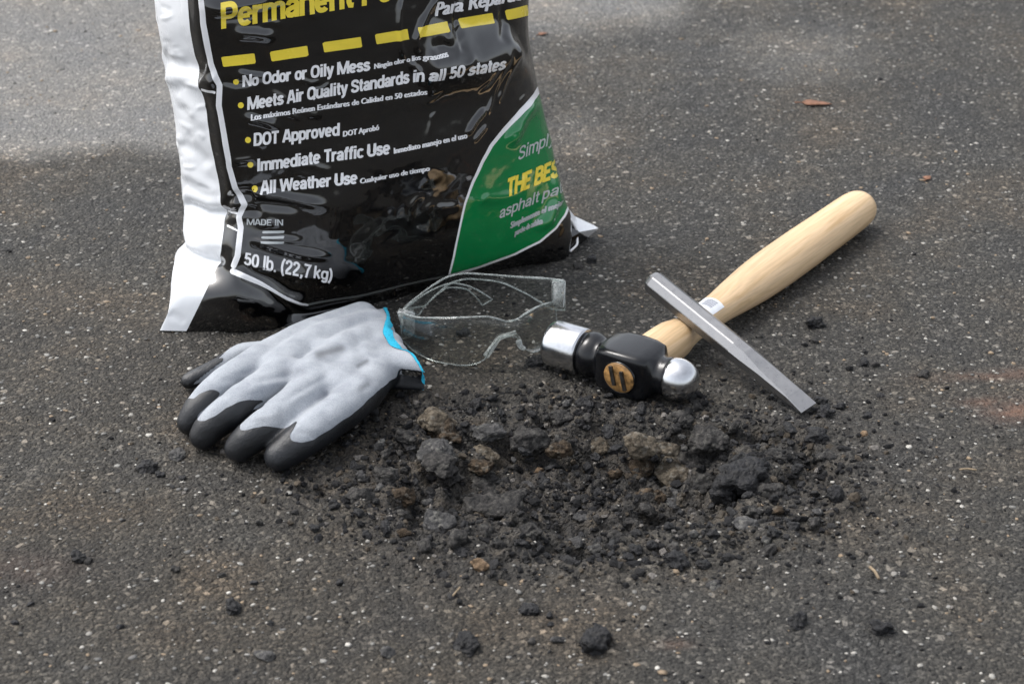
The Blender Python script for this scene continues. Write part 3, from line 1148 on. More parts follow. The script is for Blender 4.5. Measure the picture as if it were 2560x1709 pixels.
def lettering(text, p0, p1, cap, up=(0.08, -1.0), bold=0.012, ink='ink_white', name='lettering', bend=0.0, heavy=1.3):
    cu = bpy.data.curves.new('lettering_curve', 'FONT')
    cu.body = text
    cu.size = 1.0
    cu.offset = bold
    cu.resolution_u = 3
    ob = bpy.data.objects.new('lettering_curve', cu)
    C.objects.link(ob)
    dg = bpy.context.evaluated_depsgraph_get()
    me = ob.evaluated_get(dg).to_mesh()
    bm = bmesh.new()
    bm.from_mesh(me)
    ob.evaluated_get(dg).to_mesh_clear()
    bpy.data.objects.remove(ob)
    bpy.data.curves.remove(cu)
    bmesh.ops.triangulate(bm, faces=bm.faces[:])
    xs = [v.co.x for v in bm.verts]
    x0, x1 = min(xs), max(xs)
    p0, p1 = np.array(p0, float), np.array(p1, float)
    W_ = np.linalg.norm(p1 - p0)
    sx = W_ / (x1 - x0)
    capu = 0.70                                     # cap height of the built-in face
    sy = cap / capu
    cut = 7.0
    for k in range(1, int(W_ / cut)):
        g = bm.verts[:] + bm.edges[:] + bm.faces[:]
        bmesh.ops.bisect_plane(bm, geom=g, plane_co=(x0 + k * cut / sx, 0, 0), plane_no=(1, 0, 0), dist=1e-6)
    for k in range(-1, int(cap / cut) + 1):
        g = bm.verts[:] + bm.edges[:] + bm.faces[:]
        bmesh.ops.bisect_plane(bm, geom=g, plane_co=(0, k * cut / sy + 0.01, 0), plane_no=(0, 1, 0), dist=1e-6)
    bmesh.ops.triangulate(bm, faces=bm.faces[:])
    bm.verts.index_update()
    co = np.array([v.co[:] for v in bm.verts])
    fs = np.array([[v.index for v in f.verts] for f in bm.faces])
    bm.free()
    ex = (p1 - p0) / W_
    ey = np.array(up, float)
    ey = ey / abs(ey[1])
    q = p0 + np.outer((co[:, 0] - x0) * sx, ex) + np.outer(co[:, 1] * sy, ey)
    s_ = (co[:, 0] - x0) / (x1 - x0)
    q[:, 1] += bend * 4 * s_ * (1 - s_)
    if heavy:                                       # heavier strokes: overprints slightly beside each other
        nn0 = len(q)
        q = np.vstack([q + (dx_, 0) for dx_ in (-heavy, 0, heavy)])
        fs = np.vstack([fs + k_ * nn0 for k_ in range(3)])
        lift = np.repeat([0.00018, 0.00023, 0.00028], nn0)[:, None]
    else:
        lift = np.full((len(q), 1), 0.00022)
    p, ok = on_film(q, lift)
    fs = fs[ok[fs].all(1)]
    if not len(fs):
        return None
    # drop slivers stretched over the bag's edge
    e = np.max([np.linalg.norm(p[fs[:, i]] - p[fs[:, (i + 1) % 3]], axis=1) for i in range(3)], axis=0)
    fs = fs[e < 0.012]
    u, inv = np.unique(fs.ravel(), return_inverse=True)
    o = mesh(name, p[u], inv.reshape(-1, 3), M[ink], bag, True)
    return o


# a plain heavy grotesque alphabet for the print: each letter is a few pen strokes (cap height 1)
def _ell(x0, y0, x1, y1, a0=0, a1=360, n=22, p=2.5):
    t = np.radians(np.linspace(a0, a1, n))
    c, d = np.cos(t), np.sin(t)
    return [((x0 + x1) / 2 + np.sign(u) * abs(u) ** (2 / p) * (x1 - x0) / 2, (y0 + y1) / 2 + np.sign(v) * abs(v) ** (2 / p) * (y1 - y0) / 2) for u, v in zip(c, d)]


def _arch(x0, x1, top=0.66, start=0.42):
    return [(x0, start)] + _ell(x0, top - 0.40, x1, top, 165, 0, 10) + [(x1, 0)]


def _bowl(x0, x1, yb, yt):
    xm = x1 - min((yt - yb) / 2, 0.26)
    return [(x0, yt), (xm, yt)] + _ell(2 * xm - x1, yb, x1, yt, 80, -80, 12) + [(xm, yb), (x0, yb)]


_O = _ell(0.09, 0.09, 0.47, 0.66)
GLYPH = {
    'A': (0.70, [[(0.07, 0), (0.31, 1)], [(0.39, 1), (0.63, 0)], [(0.17, 0.29), (0.53, 0.29)]]),
    'B': (0.66, [[(0.10, 0), (0.10, 1)], _bowl(0.10, 0.52, 0.53, 0.91), _bowl(0.10, 0.56, 0.09, 0.51)]),
    'D': (0.68, [[(0.10, 0), (0.10, 1)], _bowl(0.10, 0.57, 0.09, 0.91)]),
    'E': (0.58, [[(0.10, 0), (0.10, 1)], [(0.10, 0.91), (0.53, 0.91)], [(0.10, 0.51), (0.49, 0.51)], [(0.10, 0.09), (0.54, 0.09)]]),
    'H': (0.68, [[(0.10, 0), (0.10, 1)], [(0.58, 0), (0.58, 1)], [(0.10, 0.52), (0.58, 0.52)]]),
    'I': (0.30, [[(0.15, 0), (0.15, 1)]]),
    'M': (0.92, [[(0.09, 0), (0.09, 1)], [(0.83, 0), (0.83, 1)], [(0.13, 1), (0.46, 0.02)], [(0.79, 1), (0.46, 0.02)]]),
    'N': (0.70, [[(0.09, 0), (0.09, 1)], [(0.61, 0), (0.61, 1)], [(0.11, 0.97), (0.59, 0.03)]]),
    'O': (0.70, [_ell(0.09, 0.09, 0.61, 0.91)]),
    'P': (0.64, [[(0.10, 0), (0.10, 1)], _bowl(0.10, 0.55, 0.42, 0.91)]),
    'Q': (0.70, [_ell(0.09, 0.09, 0.61, 0.91), [(0.40, 0.26), (0.63, -0.02)]]),
    'R': (0.68, [[(0.10, 0), (0.10, 1)], _bowl(0.10, 0.55, 0.46, 0.91), [(0.36, 0.46), (0.60, 0)]]),
    'S': (0.64, [[(0.55, 0.70), (0.51, 0.85), (0.40, 0.91), (0.24, 0.91), (0.13, 0.84), (0.10, 0.72), (0.14, 0.60), (0.30, 0.52), (0.46, 0.45), (0.55, 0.36), (0.56, 0.24), (0.50, 0.13), (0.38, 0.09), (0.24, 0.09), (0.13, 0.15), (0.08, 0.30)]]),
    'T': (0.60, [[(0.30, 0), (0.30, 1)], [(0.02, 0.91), (0.58, 0.91)]]),
    'U': (0.68, [[(0.10, 1), (0.10, 0.35)] + _ell(0.10, 0.09, 0.58, 0.61, 180, 360, 12) + [(0.58, 0.35), (0.58, 1)]]),
    'W': (1.00, [[(0.06, 1), (0.25, 0)], [(0.25, 0), (0.50, 0.97)], [(0.50, 0.97), (0.75, 0)], [(0.75, 0), (0.94, 1)]]),
    'a': (0.55, [[(0.10, 0.50), (0.14, 0.61), (0.25, 0.66), (0.36, 0.64), (0.44, 0.54), (0.44, 0)], [(0.44, 0.40), (0.24, 0.37), (0.12, 0.31), (0.09, 0.20), (0.14, 0.11), (0.25, 0.09), (0.36, 0.13), (0.44, 0.25)]]),
    'b': (0.58, [[(0.09, 0), (0.09, 1)], _ell(0.09, 0.09, 0.49, 0.66)]),
    'c': (0.52, [_ell(0.09, 0.09, 0.47, 0.66, 38, 322)]),
    'd': (0.58, [[(0.49, 0), (0.49, 1)], _ell(0.09, 0.09, 0.49, 0.66)]),
    'e': (0.56, [[(0.10, 0.37), (0.46, 0.37)], [(0.47, 0.37)] + _ell(0.09, 0.09, 0.47, 0.66, 8, 318)]),
    'f': (0.36, [[(0.17, 0), (0.17, 0.78), (0.21, 0.90), (0.36, 0.92)], [(0.02, 0.67), (0.34, 0.67)]]),
    'g': (0.58, [_ell(0.09, 0.09, 0.49, 0.66), [(0.49, 0.75), (0.49, 0.0), (0.43, -0.13), (0.28, -0.17), (0.12, -0.10)]]),
    'h': (0.57, [[(0.09, 0), (0.09, 1)], _arch(0.09, 0.47)]),
    'i': (0.27, [[(0.135, 0), (0.135, 0.75)], [(0.135, 0.84), (0.135, 1)]]),
    'k': (0.56, [[(0.09, 0), (0.09, 1)], [(0.12, 0.32), (0.47, 0.74)], [(0.24, 0.42), (0.49, 0)]]),
    'l': (0.27, [[(0.135, 0), (0.135, 1)]]),
    'm': (0.86, [[(0.09, 0), (0.09, 0.75)], _arch(0.09, 0.43), _arch(0.43, 0.77)]),
    'n': (0.57, [[(0.09, 0), (0.09, 0.75)], _arch(0.09, 0.47)]),
    'o': (0.56, [_O]),
    'p': (0.58, [[(0.09, -0.25), (0.09, 0.75)], _ell(0.09, 0.09, 0.49, 0.66)]),
    'r': (0.39, [[(0.09, 0), (0.09, 0.75)], [(0.09, 0.44), (0.14, 0.59), (0.24, 0.65), (0.37, 0.655)]]),
    's': (0.52, [[(0.44, 0.52), (0.39, 0.63), (0.26, 0.665), (0.14, 0.62), (0.10, 0.52), (0.16, 0.43), (0.28, 0.385), (0.40, 0.33), (0.45, 0.23), (0.40, 0.13), (0.27, 0.085), (0.13, 0.12), (0.07, 0.24)]]),
    't': (0.36, [[(0.17, 0.95), (0.17, 0.22), (0.21, 0.11), (0.34, 0.09)], [(0.02, 0.67), (0.34, 0.67)]]),
    'u': (0.57, [[(0.48, 0), (0.48, 0.75)], [(0.09, 0.75), (0.09, 0.30)] + _ell(0.09, 0.09, 0.48, 0.49, 190, 350, 9)]),
    'v': (0.53, [[(0.06, 0.75), (0.265, 0)], [(0.265, 0), (0.47, 0.75)]]),
    'w': (0.76, [[(0.06, 0.75), (0.20, 0)], [(0.20, 0), (0.38, 0.72)], [(0.38, 0.72), (0.56, 0)], [(0.56, 0), (0.70, 0.75)]]),
    'y': (0.53, [[(0.06, 0.75), (0.27, 0.02)], [(0.47, 0.75), (0.24, -0.10), (0.17, -0.17), (0.06, -0.17)]]),
    '0': (0.58, [_ell(0.09, 0.09, 0.49, 0.91)]),
    '2': (0.58, [[(0.10, 0.68), (0.13, 0.84), (0.25, 0.91), (0.38, 0.89), (0.48, 0.79), (0.47, 0.63), (0.36, 0.47), (0.20, 0.32), (0.10, 0.16)], [(0.06, 0.09), (0.52, 0.09)]]),
    '5': (0.58, [[(0.48, 0.91), (0.15, 0.91), (0.12, 0.50)], [(0.12, 0.50), (0.20, 0.57), (0.30, 0.60), (0.42, 0.55), (0.49, 0.42), (0.49, 0.26), (0.42, 0.13), (0.29, 0.09), (0.16, 0.12), (0.08, 0.25)]]),
    '7': (0.54, [[(0.05, 0.91), (0.50, 0.91), (0.34, 0.52), (0.24, 0)]]),
    '(': (0.34, [[(0.28, 1.02), (0.15, 0.76), (0.10, 0.42), (0.15, 0.08), (0.28, -0.18)]]),
    ')': (0.34, [[(0.06, 1.02), (0.19, 0.76), (0.24, 0.42), (0.19, 0.08), (0.06, -0.18)]]),
    '.': (0.28, [[(0.14, 0), (0.14, 0.17)]]),
    ',': (0.28, [[(0.16, 0.17), (0.16, 0.02), (0.10, -0.14)]]),
    ' ': (0.28, []),
}


def pen(text, half):
    """pen strokes of a text as flat polygons: vertices, quads and the stroke index of each vertex"""
    V_, F_, I_ = [], [], []
    x, k = 0.0, 0
    for ch in text:
        adv, strokes = GLYPH[ch]
        for st in strokes:
            p = np.array(st, float)
            closed = len(p) > 8 and np.linalg.norm(p[0] - p[-1]) < 1e-6
            t = np.gradient(p, axis=0)
            if closed:
                t[0] = t[-1] = p[1] - p[-2]
            t /= np.maximum(np.linalg.norm(t, axis=1), 1e-9)[:, None]
            nrm = np.column_stack([-t[:, 1], t[:, 0]])
            d = np.diff(p, axis=0)
            d /= np.maximum(np.linalg.norm(d, axis=1), 1e-9)[:, None]
            mit = np.ones(len(p))
            for q in range(1, len(p) - 1):
                mit[q] = 1 / max(0.6, math.sqrt(max(0.0, (1 + d[q - 1] @ d[q]) / 2)))
            b0 = len(V_)
            for q, n_, m_ in zip(p, nrm, mit):
                V_ += [(q[0] + x + n_[0] * half * m_, q[1] + n_[1] * half * m_), (q[0] + x - n_[0] * half * m_, q[1] - n_[1] * half * m_)]
                I_ += [k, k]
            for q in range(len(p) - 1):
                a = b0 + 2 * q
                F_.append((a, a + 1, a + 3, a + 2))
            k = (k + 1) % 4
        x += adv
    return V_, F_, I_


def print_text(text, p0, p1, cap, up=(0.02, -1.0), weight=0.100, ink='ink_white', name='lettering'):
    V_, F_, I_ = pen(text, weight)
    bm = bmesh.new()
    lay = bm.verts.layers.float.new('k')
    bv = []
    for (x, y), k in zip(V_, I_):
        v = bm.verts.new((x, y, 0))
        v[lay] = k
        bv.append(v)
    for f in F_:
        try:
            bm.faces.new([bv[i] for i in f])
        except ValueError:
            pass
    x0, x1 = min(v[0] for v in V_), max(v[0] for v in V_)
    p0, p1 = np.array(p0, float), np.array(p1, float)
    W_ = np.linalg.norm(p1 - p0)
    sx = W_ / (x1 - x0)
    cut = 7.0
    for k in range(1, int(W_ / cut)):
        bmesh.ops.bisect_plane(bm, geom=bm.verts[:] + bm.edges[:] + bm.faces[:], plane_co=(x0 + k * cut / sx, 0, 0), plane_no=(1, 0, 0), dist=1e-6)
    for k in range(-1, int(cap / cut) + 1):
        bmesh.ops.bisect_plane(bm, geom=bm.verts[:] + bm.edges[:] + bm.faces[:], plane_co=(0, k * cut / cap + 0.013, 0), plane_no=(0, 1, 0), dist=1e-6)
    bmesh.ops.triangulate(bm, faces=bm.faces[:])
    bm.verts.index_update()
    co = np.array([v.co[:] for v in bm.verts])
    lv = np.array([v[lay] for v in bm.verts])
    fs = np.array([[v.index for v in f.verts] for f in bm.faces])
    bm.free()
    ex = (p1 - p0) / W_
    ey = np.array(up, float)
    ey = ey / abs(ey[1])
    q = p0 + np.outer((co[:, 0] - x0) * sx, ex) + np.outer(co[:, 1] * cap, ey)
    p, ok = on_film(q, (0.00018 + 0.00004 * lv)[:, None])
    fs = fs[ok[fs].all(1)]
    e = np.max([np.linalg.norm(p[fs[:, i]] - p[fs[:, (i + 1) % 3]], axis=1) for i in range(3)], axis=0)
    fs = fs[e < 0.012]
    # all faces look outwards
    nr = np.cross(p[fs[:, 1]] - p[fs[:, 0]], p[fs[:, 2]] - p[fs[:, 0]])
    flip = (nr * (CAMP - p[fs[:, 0]])).sum(1) < 0
    fs[flip] = fs[flip][:, ::-1]
    u, inv = np.unique(fs.ravel(), return_inverse=True)
    return mesh(name, p[u], inv.reshape(-1, 3), M[ink], bag, True)


def dot(x, y, r):
    th_ = np.linspace(0, 2 * np.pi, 14, endpoint=False)
    q = np.vstack([[(x, y)], np.column_stack([x + r * np.cos(th_), y + r * np.sin(th_)])])
    p, ok = on_film(q, np.full((len(q), 1), 0.0002))
    mesh('bullet', p, [(0, 1 + (k + 1) % 14, 1 + k) for k in range(14)], M['ink_yellow'], bag)


print_text('Permanent Pothole Repair', (553, 73), (1350, -58), 66, (-0.02, -1), 0.095, 'ink_yellow')
lettering('Para Reparación', (1093, 42), (1352, -10), 36, (0.05, -1), 0.004, 'ink_white', heavy=1.8)
print_text('No Odor or Oily Mess', (606, 219), (925, 176), 31)
lettering('Ningún olor o líos grasosos', (935, 172), (1110, 137), 13, (0.02, -1), 0.004, heavy=1.0)
print_text('Meets Air Quality Standards in all 50 states', (618, 276), (1242, 171), 32)
lettering('Los máximos Reúnen Estándares de Calidad en 50 estados', (628, 300), (1066, 236), 14, (0.02, -1), 0.004, heavy=1.0)
print_text('DOT Approved', (634, 365), (849, 339), 32)
lettering('DOT Aprobó', (858, 342), (947, 325), 14, (0.02, -1), 0.004, heavy=1.0)
print_text('Immediate Traffic Use', (643, 429), (975, 385), 32)
lettering('Inmediato manejo en el uso', (985, 384), (1166, 345), 14, (0.02, -1), 0.004, heavy=1.0)
print_text('All Weather Use', (650, 484), (893, 459), 31)
lettering('Cualquier uso de tiempo', (900, 459), (1072, 426), 13, (0.02, -1), 0.004, heavy=1.0)
for x, y in ((590, 206), (602, 264), (620, 350), (626, 412), (637, 472)):
    dot(x, y, 7.5)
print_text('MADE IN', (617, 562), (708, 563), 15, (0, -1), 0.075, 'ink_grey')
print_text('50 lb. (22,7 kg)', (609, 661), (830, 704), 31, (0.12, -1), 0.085)
print_text('Simply', (1295, 403), (1384, 357), 36, (0.14, -1), 0.062, 'ink_grey')
print_text('THE BEST', (1264, 493), (1412, 433), 46, (0.14, -1), 0.11, 'ink_yellow')
print_text('asphalt patch', (1247, 548), (1428, 470), 31, (0.14, -1), 0.065, 'ink_grey')
lettering('Simplemente el mejor', (1276, 571), (1402, 512), 16, (0.14, -1), 0.004, 'ink_grey', heavy=1.0)
lettering('parche de asfalto', (1288, 589), (1352, 558), 15, (0.14, -1), 0.004, 'ink_grey', heavy=1.0)


# right corner fold of the bag, sticking out like an ear
def ear_pt(x, y, z=None, n=0.0):
    return P(x, y, z) if z is not None else bag_pt(x, y, n)


e_out = [ear_pt(1420, 520, None, -1.5), ear_pt(1440, 545, None, -2.0), ear_pt(1496, 571, 0.010), ear_pt(1471, 593, 0.0015), ear_pt(1448, 580, 0.012), ear_pt(1432, 560, None, -0.8)]
cen_b = bag_pt(1400, 575, -4.5)
th = bn * -0.006
ev = np.array(e_out)
inner = ev + th
F_ = [(0, 1, 5), (1, 4, 5), (1, 2, 4), (2, 3, 4)]
n_ = len(ev)
F2 = F_ + [tuple(n_ + i for i in reversed(f)) for f in F_] + [(i, i + n_, (i + 1) % n_ + n_, (i + 1) % n_) for i in range(n_)]
o = mesh('corner_fold', np.vstack([ev, inner]), F2, M['film_white'], bag, False)
ev2 = np.array([ear_pt(1428, 556, None, -0.9), ear_pt(1449, 582, 0.0115), ear_pt(1470, 595, 0.0012), ear_pt(1421, 633, 0.001), ear_pt(1416, 600, None, 0.0)])
inn2 = ev2 + bn * -0.012
F_ = [(0, 1, 4), (1, 2, 3), (1, 3, 4)]
n_ = 5
F2 = F_ + [tuple(n_ + i for i in reversed(f)) for f in F_] + [(i, i + n_, (i + 1) % n_ + n_, (i + 1) % n_) for i in range(n_)]
mesh('corner_fold', np.vstack([ev2, inn2]), F2, M['film_black'], bag, False)
pl = resample([bag_pt(1424, 545, -0.6), P(1440, 578, 0.012), P(1442, 605, 0.006), P(1424, 627, 0.003)], 16)
V_, F_ = tube(pl + bn * 0.001, 0.0009, 6)
mesh('fold_edge', V_, F_, M['ink_white'], bag)

# ------------------------------------------------------------------ work glove
def capsule_chain(pts):
    """tapered limb through (px, py, z cm, r cm) points, as a closed solid"""
    c = np.array([P(x, y, z / 100) for x, y, z, r in pts])
    r = np.array([q[3] / 100 for q in pts])
    L = np.concatenate([[0], np.cumsum(np.linalg.norm(np.diff(c, axis=0), axis=1))])
    s = np.linspace(0, L[-1], 26)
    cc, rr_ = pchip(L, c, s), pchip(L, r, s)
    d0 = (cc[0] - cc[1]) / np.linalg.norm(cc[0] - cc[1])
    d1 = (cc[-1] - cc[-2]) / np.linalg.norm(cc[-1] - cc[-2])
    ths = np.linspace(0.15, 1.45, 6)
    pre = [cc[0] + d0 * rr_[0] * math.sin(a) for a in ths[::-1]]
    post = [cc[-1] + d1 * rr_[-1] * math.sin(a) for a in ths]
    prer = [rr_[0] * math.cos(a) for a in ths[::-1]]
    postr = [rr_[-1] * math.cos(a) for a in ths]
    return tube(np.vstack([pre, cc, post]), np.concatenate([prer, rr_, postr]), 18)


fingers = [
    [(900, 985, 2.2, 1.25), (846, 1030, 2.2, 1.25), (790, 1072, 1.95, 1.18), (736, 1113, 1.5, 1.06), (698, 1140, 1.05, 0.92)],
    [(785, 968, 2.5, 1.3), (724, 1022, 2.55, 1.24), (668, 1062, 2.2, 1.16), (622, 1096, 1.6, 1.02), (596, 1120, 1.0, 0.88)],
    [(705, 935, 2.6, 1.25), (628, 990, 2.65, 1.18), (570, 1030, 2.2, 1.1), (528, 1064, 1.55, 1.0), (508, 1090, 0.95, 0.88)],
    [(650, 905, 2.4, 1.2), (578, 950, 2.5, 1.12), (526, 990, 2.15, 1.05), (490, 1030, 1.5, 0.94), (474, 1056, 0.92, 0.82)],
    [(690, 880, 0.9, 0.85), (612, 884, 0.8, 0.80), (560, 914, 0.75, 0.72), (508, 938, 0.70, 0.66), (472, 952, 0.62, 0.56)],
    [(905, 985, 2.02, 1.22), (945, 935, 1.75, 1.22), (985, 890, 1.47, 1.03)],
    [(840, 975, 2.3, 1.3), (900, 920, 1.84, 1.3), (970, 865, 1.47, 1.08)],
    [(770, 955, 2.48, 1.35), (850, 895, 2.02, 1.4), (950, 835, 1.47, 1.08)],
    [(690, 928, 2.48, 1.26), (790, 865, 1.93, 1.35), (930, 810, 1.43, 1.08)],
    [(650, 905, 2.21, 1.22), (740, 858, 1.66, 1.22), (905, 792, 1.29, 1.08)],
    [(720, 945, 2.39, 1.26), (800, 955, 2.39, 1.26), (880, 985, 2.12, 1.22)],
    [(760, 885, 1.84, 1.26), (830, 905, 1.93, 1.35), (930, 930, 1.75, 1.22)],
]
parts = [capsule_chain(f) for f in fingers]
# cuff: hollow flattened sleeve, outer and inner wall
hem_t = [(968, 764, 1.3), (978, 797, 2.2), (970, 826, 2.6), (979, 850, 2.6), (1000, 872, 2.5), (1028, 873, 2.7), (1052, 898, 2.6), (1066, 932, 2.0), (1067, 950, 1.35)]
wr_t = [(895, 790, 1.4), (905, 803, 2.3), (912, 820, 2.6), (920, 840, 2.7), (930, 862, 2.7), (944, 880, 2.7), (960, 900, 2.6), (975, 920, 2.1), (985, 932, 1.45)]
HEM = np.array([P(x, y, z / 100) for x, y, z in hem_t])
WR = np.array([P(x, y, z / 100) for x, y, z in wr_t])


def sleeve_ring(t, inset):
    topc = WR + (HEM - WR) * t
    topc = resample(topc, 17)
    low = topc.copy()
    low[:, 2] = np.minimum(topc[:, 2], 0.0125 + 0.001)
    hz = np.linspace(0, np.pi, 17)
    low[:, 2] = 0.0085 - 0.0060 * np.sin(hz) ** 0.5
    mid = (topc + low) / 2
    cen = mid.mean(0)
    ring = np.vstack([topc, low[::-1][1:-1]])
    up_ = np.concatenate([np.ones(17), -np.ones(15)])
    out = ring.copy()
    out[:, 2] -= up_ * inset
    ax = (topc[-1] - topc[0]) / np.linalg.norm(topc[-1] - topc[0])
    sgn = np.concatenate([np.linspace(-1, 1, 17), np.linspace(1, -1, 17)[1:-1]])
    out -= np.outer(np.sign(sgn) * np.abs(sgn) ** 6 * inset * 1.6, ax)
    return out


outer = [sleeve_ring(t, 0) for t in np.linspace(-0.15, 1, 10)]
inner = [sleeve_ring(t, np.float64(0.0019)) for t in np.linspace(1, 0.25, 8)]
parts.append(loft(outer + inner))
GVv, GFf = join_vf(parts)
tmp = mesh('glove_solid', GVv, GFf)
md = tmp.modifiers.new('r', 'REMESH')
md.mode = 'VOXEL'
md.voxel_size = 0.00105
dg = bpy.context.evaluated_depsgraph_get()
em = tmp.evaluated_get(dg).to_mesh()
em.calc_loop_triangles()
gv = np.empty(len(em.vertices) * 3)
em.vertices.foreach_get('co', gv)
gv = gv.reshape(-1, 3)
gt = np.empty(len(em.loop_triangles) * 3, np.int32)
em.loop_triangles.foreach_get('vertices', gt)
gt = gt.reshape(-1, 3).astype(int)
ge = np.empty(len(em.edges) * 2, np.int32)
em.edges.foreach_get('vertices', ge)
ge = ge.reshape(-1, 2)
tmp.evaluated_get(dg).to_mesh_clear()
bpy.data.objects.remove(tmp)


def laplace(v, e, it, lam=0.5):
    deg = np.zeros(len(v))
    np.add.at(deg, e[:, 0], 1)
    np.add.at(deg, e[:, 1], 1)
    for _ in range(it):
        s = np.zeros_like(v)
        np.add.at(s, e[:, 0], v[e[:, 1]])
        np.add.at(s, e[:, 1], v[e[:, 0]])
        v = v + lam * (s / deg[:, None] - v)
    return v


gv = laplace(gv, ge, 30)
gn = vnormals(gv, gt)
gp = proj(gv)
gd = np.zeros(len(gv))
upm = smooth(-0.1, 0.5, gn[:, 2] - 0.3 * gn[:, 1])


def gfold(pts, w, amp, ends=0.3):
    global gd
    d, t = seg_dist(gp, pts)
    k = smooth(0, ends, t) * smooth(1, 1 - ends, t)
    gd = gd + amp / 1000 * np.exp(-(d / w) ** 2) * k * upm


gfold([(790, 890), (830, 875), (870, 862)], 16, -1.68)
gfold([(800, 905), (850, 895), (900, 880)], 15, 0.60)
gfold([(890, 925), (915, 908), (930, 895)], 12, -0.96)
gfold([(900, 975), (920, 965), (935, 940)], 12, -0.78)
gfold([(700, 905), (780, 880), (850, 850)], 20, 0.54)
gfold([(630, 945), (720, 925), (800, 930)], 15, -0.72)
gfold([(600, 960), (680, 955), (760, 965)], 13, 0.66)
gfold([(540, 950), (600, 952), (640, 960)], 10, -0.90)
gfold([(720, 1010), (770, 985), (830, 960)], 17, -0.60)
gfold([(760, 1030), (800, 1000), (830, 990)], 11, -0.72)
gfold([(870, 800), (930, 820), (975, 835)], 16, -0.72)
gfold([(890, 840), (950, 860), (1000, 880)], 15, -0.66)
gfold([(800, 820), (860, 830), (920, 850)], 15, 0.60)
gfold([(515, 1030), (560, 1000), (590, 985)], 10, 0.60)
gfold([(690, 1110), (730, 1075), (770, 1060)], 11, 0.48)
for pts_, w_f, a_f in (
        ([(700, 1010), (735, 985), (790, 955), (850, 930)], 7, -1.3), ([(712, 1020), (745, 995), (800, 965)], 8, 0.9),
        ([(590, 975), (640, 955), (720, 940), (800, 915)], 7, -1.4), ([(596, 985), (650, 966), (720, 952)], 8, 1.0),
        ([(545, 945), (610, 935), (690, 915), (760, 890)], 7, -1.2), ([(800, 1030), (840, 1000), (890, 985)], 7, -1.2),
        ([(640, 1010), (660, 1020), (680, 1042)], 6, -1.0), ([(660, 1000), (690, 1012), (706, 1030)], 6, 0.9), ([(740, 1075), (770, 1085), (790, 1105)], 6, -1.1), ([(760, 1060), (790, 1072), (812, 1085)], 6, 0.8),
        ([(540, 985), (565, 990), (590, 1010)], 6, -1.0), ([(830, 1000), (860, 1020), (880, 1050)], 7, -1.0),
        ([(850, 790), (890, 830), (900, 880), (920, 930)], 9, -1.4), ([(868, 786), (908, 826), (918, 876), (940, 925)], 9, 1.1), ([(905, 778), (930, 820), (945, 870), (965, 915)], 8, -1.0),
        ([(780, 840), (850, 850), (910, 870)], 7, 0.9), ([(760, 905), (830, 885), (905, 890)], 7, 1.0), ([(860, 945), (900, 930), (950, 925)], 7, 0.9)):
    gfold(pts_, w_f * 1.3, a_f * (0.75 if pts_[0][0] < 760 else 0.42), 0.35)
gd *= 0.72
gd += 0.0004 * fbm(gv * 24, 2) + 0.00012 * fbm(gv * 160, 2)
gv = gv + gn * gd[:, None]
gv[:, 2] = np.where(gv[:, 2] < 0.003, 0.0012 + 0.6 * np.maximum(gv[:, 2], 0), gv[:, 2])
gn = vnormals(gv, gt)
gp = proj(gv)
grey = [(1200, 640), (1200, 900), (1085, 928), (992, 936), (930, 993), (865, 1048), (805, 1088), (757, 1108), (728, 1104), (722, 1086), (748, 1048),  # lower cuff flap left outside: painted black for the shade under it
        (716, 1072), (664, 1064), (602, 1079), (598, 1062), (640, 1012), (664, 1000), (596, 1000), (520, 1052), (494, 1052), (492, 1036), (556, 984), (528, 972), (500, 985), (478, 1000), (400, 990), (470, 900), (560, 848), (600, 860), (560, 700)]
for _ in range(3):                             # rounded outline of the knit
    g0 = np.array(grey, float)
    g1 = np.roll(g0, -1, axis=0)
    grey = np.stack([0.8 * g0 + 0.2 * g1, 0.2 * g0 + 0.8 * g1], 1).reshape(-1, 2)
cf = -poly_sdf(gp, grey) / 4100.0             # metres: positive inside the knit area
under = (gn[:, 2] + 0.12) * 0.02
thumb_s = smooth(0.016, 0.012, gv[:, 2]) * (gp[:, 0] < 560)
coat = np.where((thumb_s > 0.5) & (poly_sdf(gp, [(380, 880), (560, 830), (600, 850), (560, 900), (480, 960), (380, 990)]) < 0), -0.002, np.minimum(cf, under)) + 0.0008 * fbm(gv * 90, 2)      # negative = coated, plus cuff flap painted black as shade
thumb_d, _ = seg_dist(gp, [(560, 885), (480, 922), (445, 945)])
hemd = np.linalg.norm(gv[:, None, :] - resample(HEM, 60)[None], axis=2).min(1) if len(gv) < 120000 else None
low_hem = resample(np.column_stack([HEM[:, :2], np.full(len(HEM), 0.004)]), 60)
hemd = np.minimum(hemd, np.linalg.norm(gv[:, None, :] - low_hem[None], axis=2).min(1))
GA = np.hstack([gv, gn, coat[:, None], hemd[:, None]])
glove_c = P(780, 1010)
glove = thing('work_glove', 'grey knit work glove with black coated fingers and blue hem, lying palm down', 'glove', (glove_c[0], glove_c[1], 0))
(Ah, Th), (Ar, Tr) = split_field(GA, gt, GA[:, 7] - 0.0034)
mesh('hem', Ah[:, :3] + Ah[:, 3:6] * 0.0004, Th, M['hem_blue'], glove, True, Ah[:, 3:6])
(Ac, Tc), (Ak, Tk) = split_field(Ar, Tr, Ar[:, 6])
mesh('coating_and_cuff_shade', Ac[:, :3] + Ac[:, 3:6] * 0.0004, Tc, M['nitrile'], glove, True, Ac[:, 3:6])
knit_o = mesh('knit_body', Ak[:, :3], Tk, M['knit'], glove, True, Ak[:, 3:6])
kp = proj(Ak[:, :3])
smg = np.zeros(len(kp))
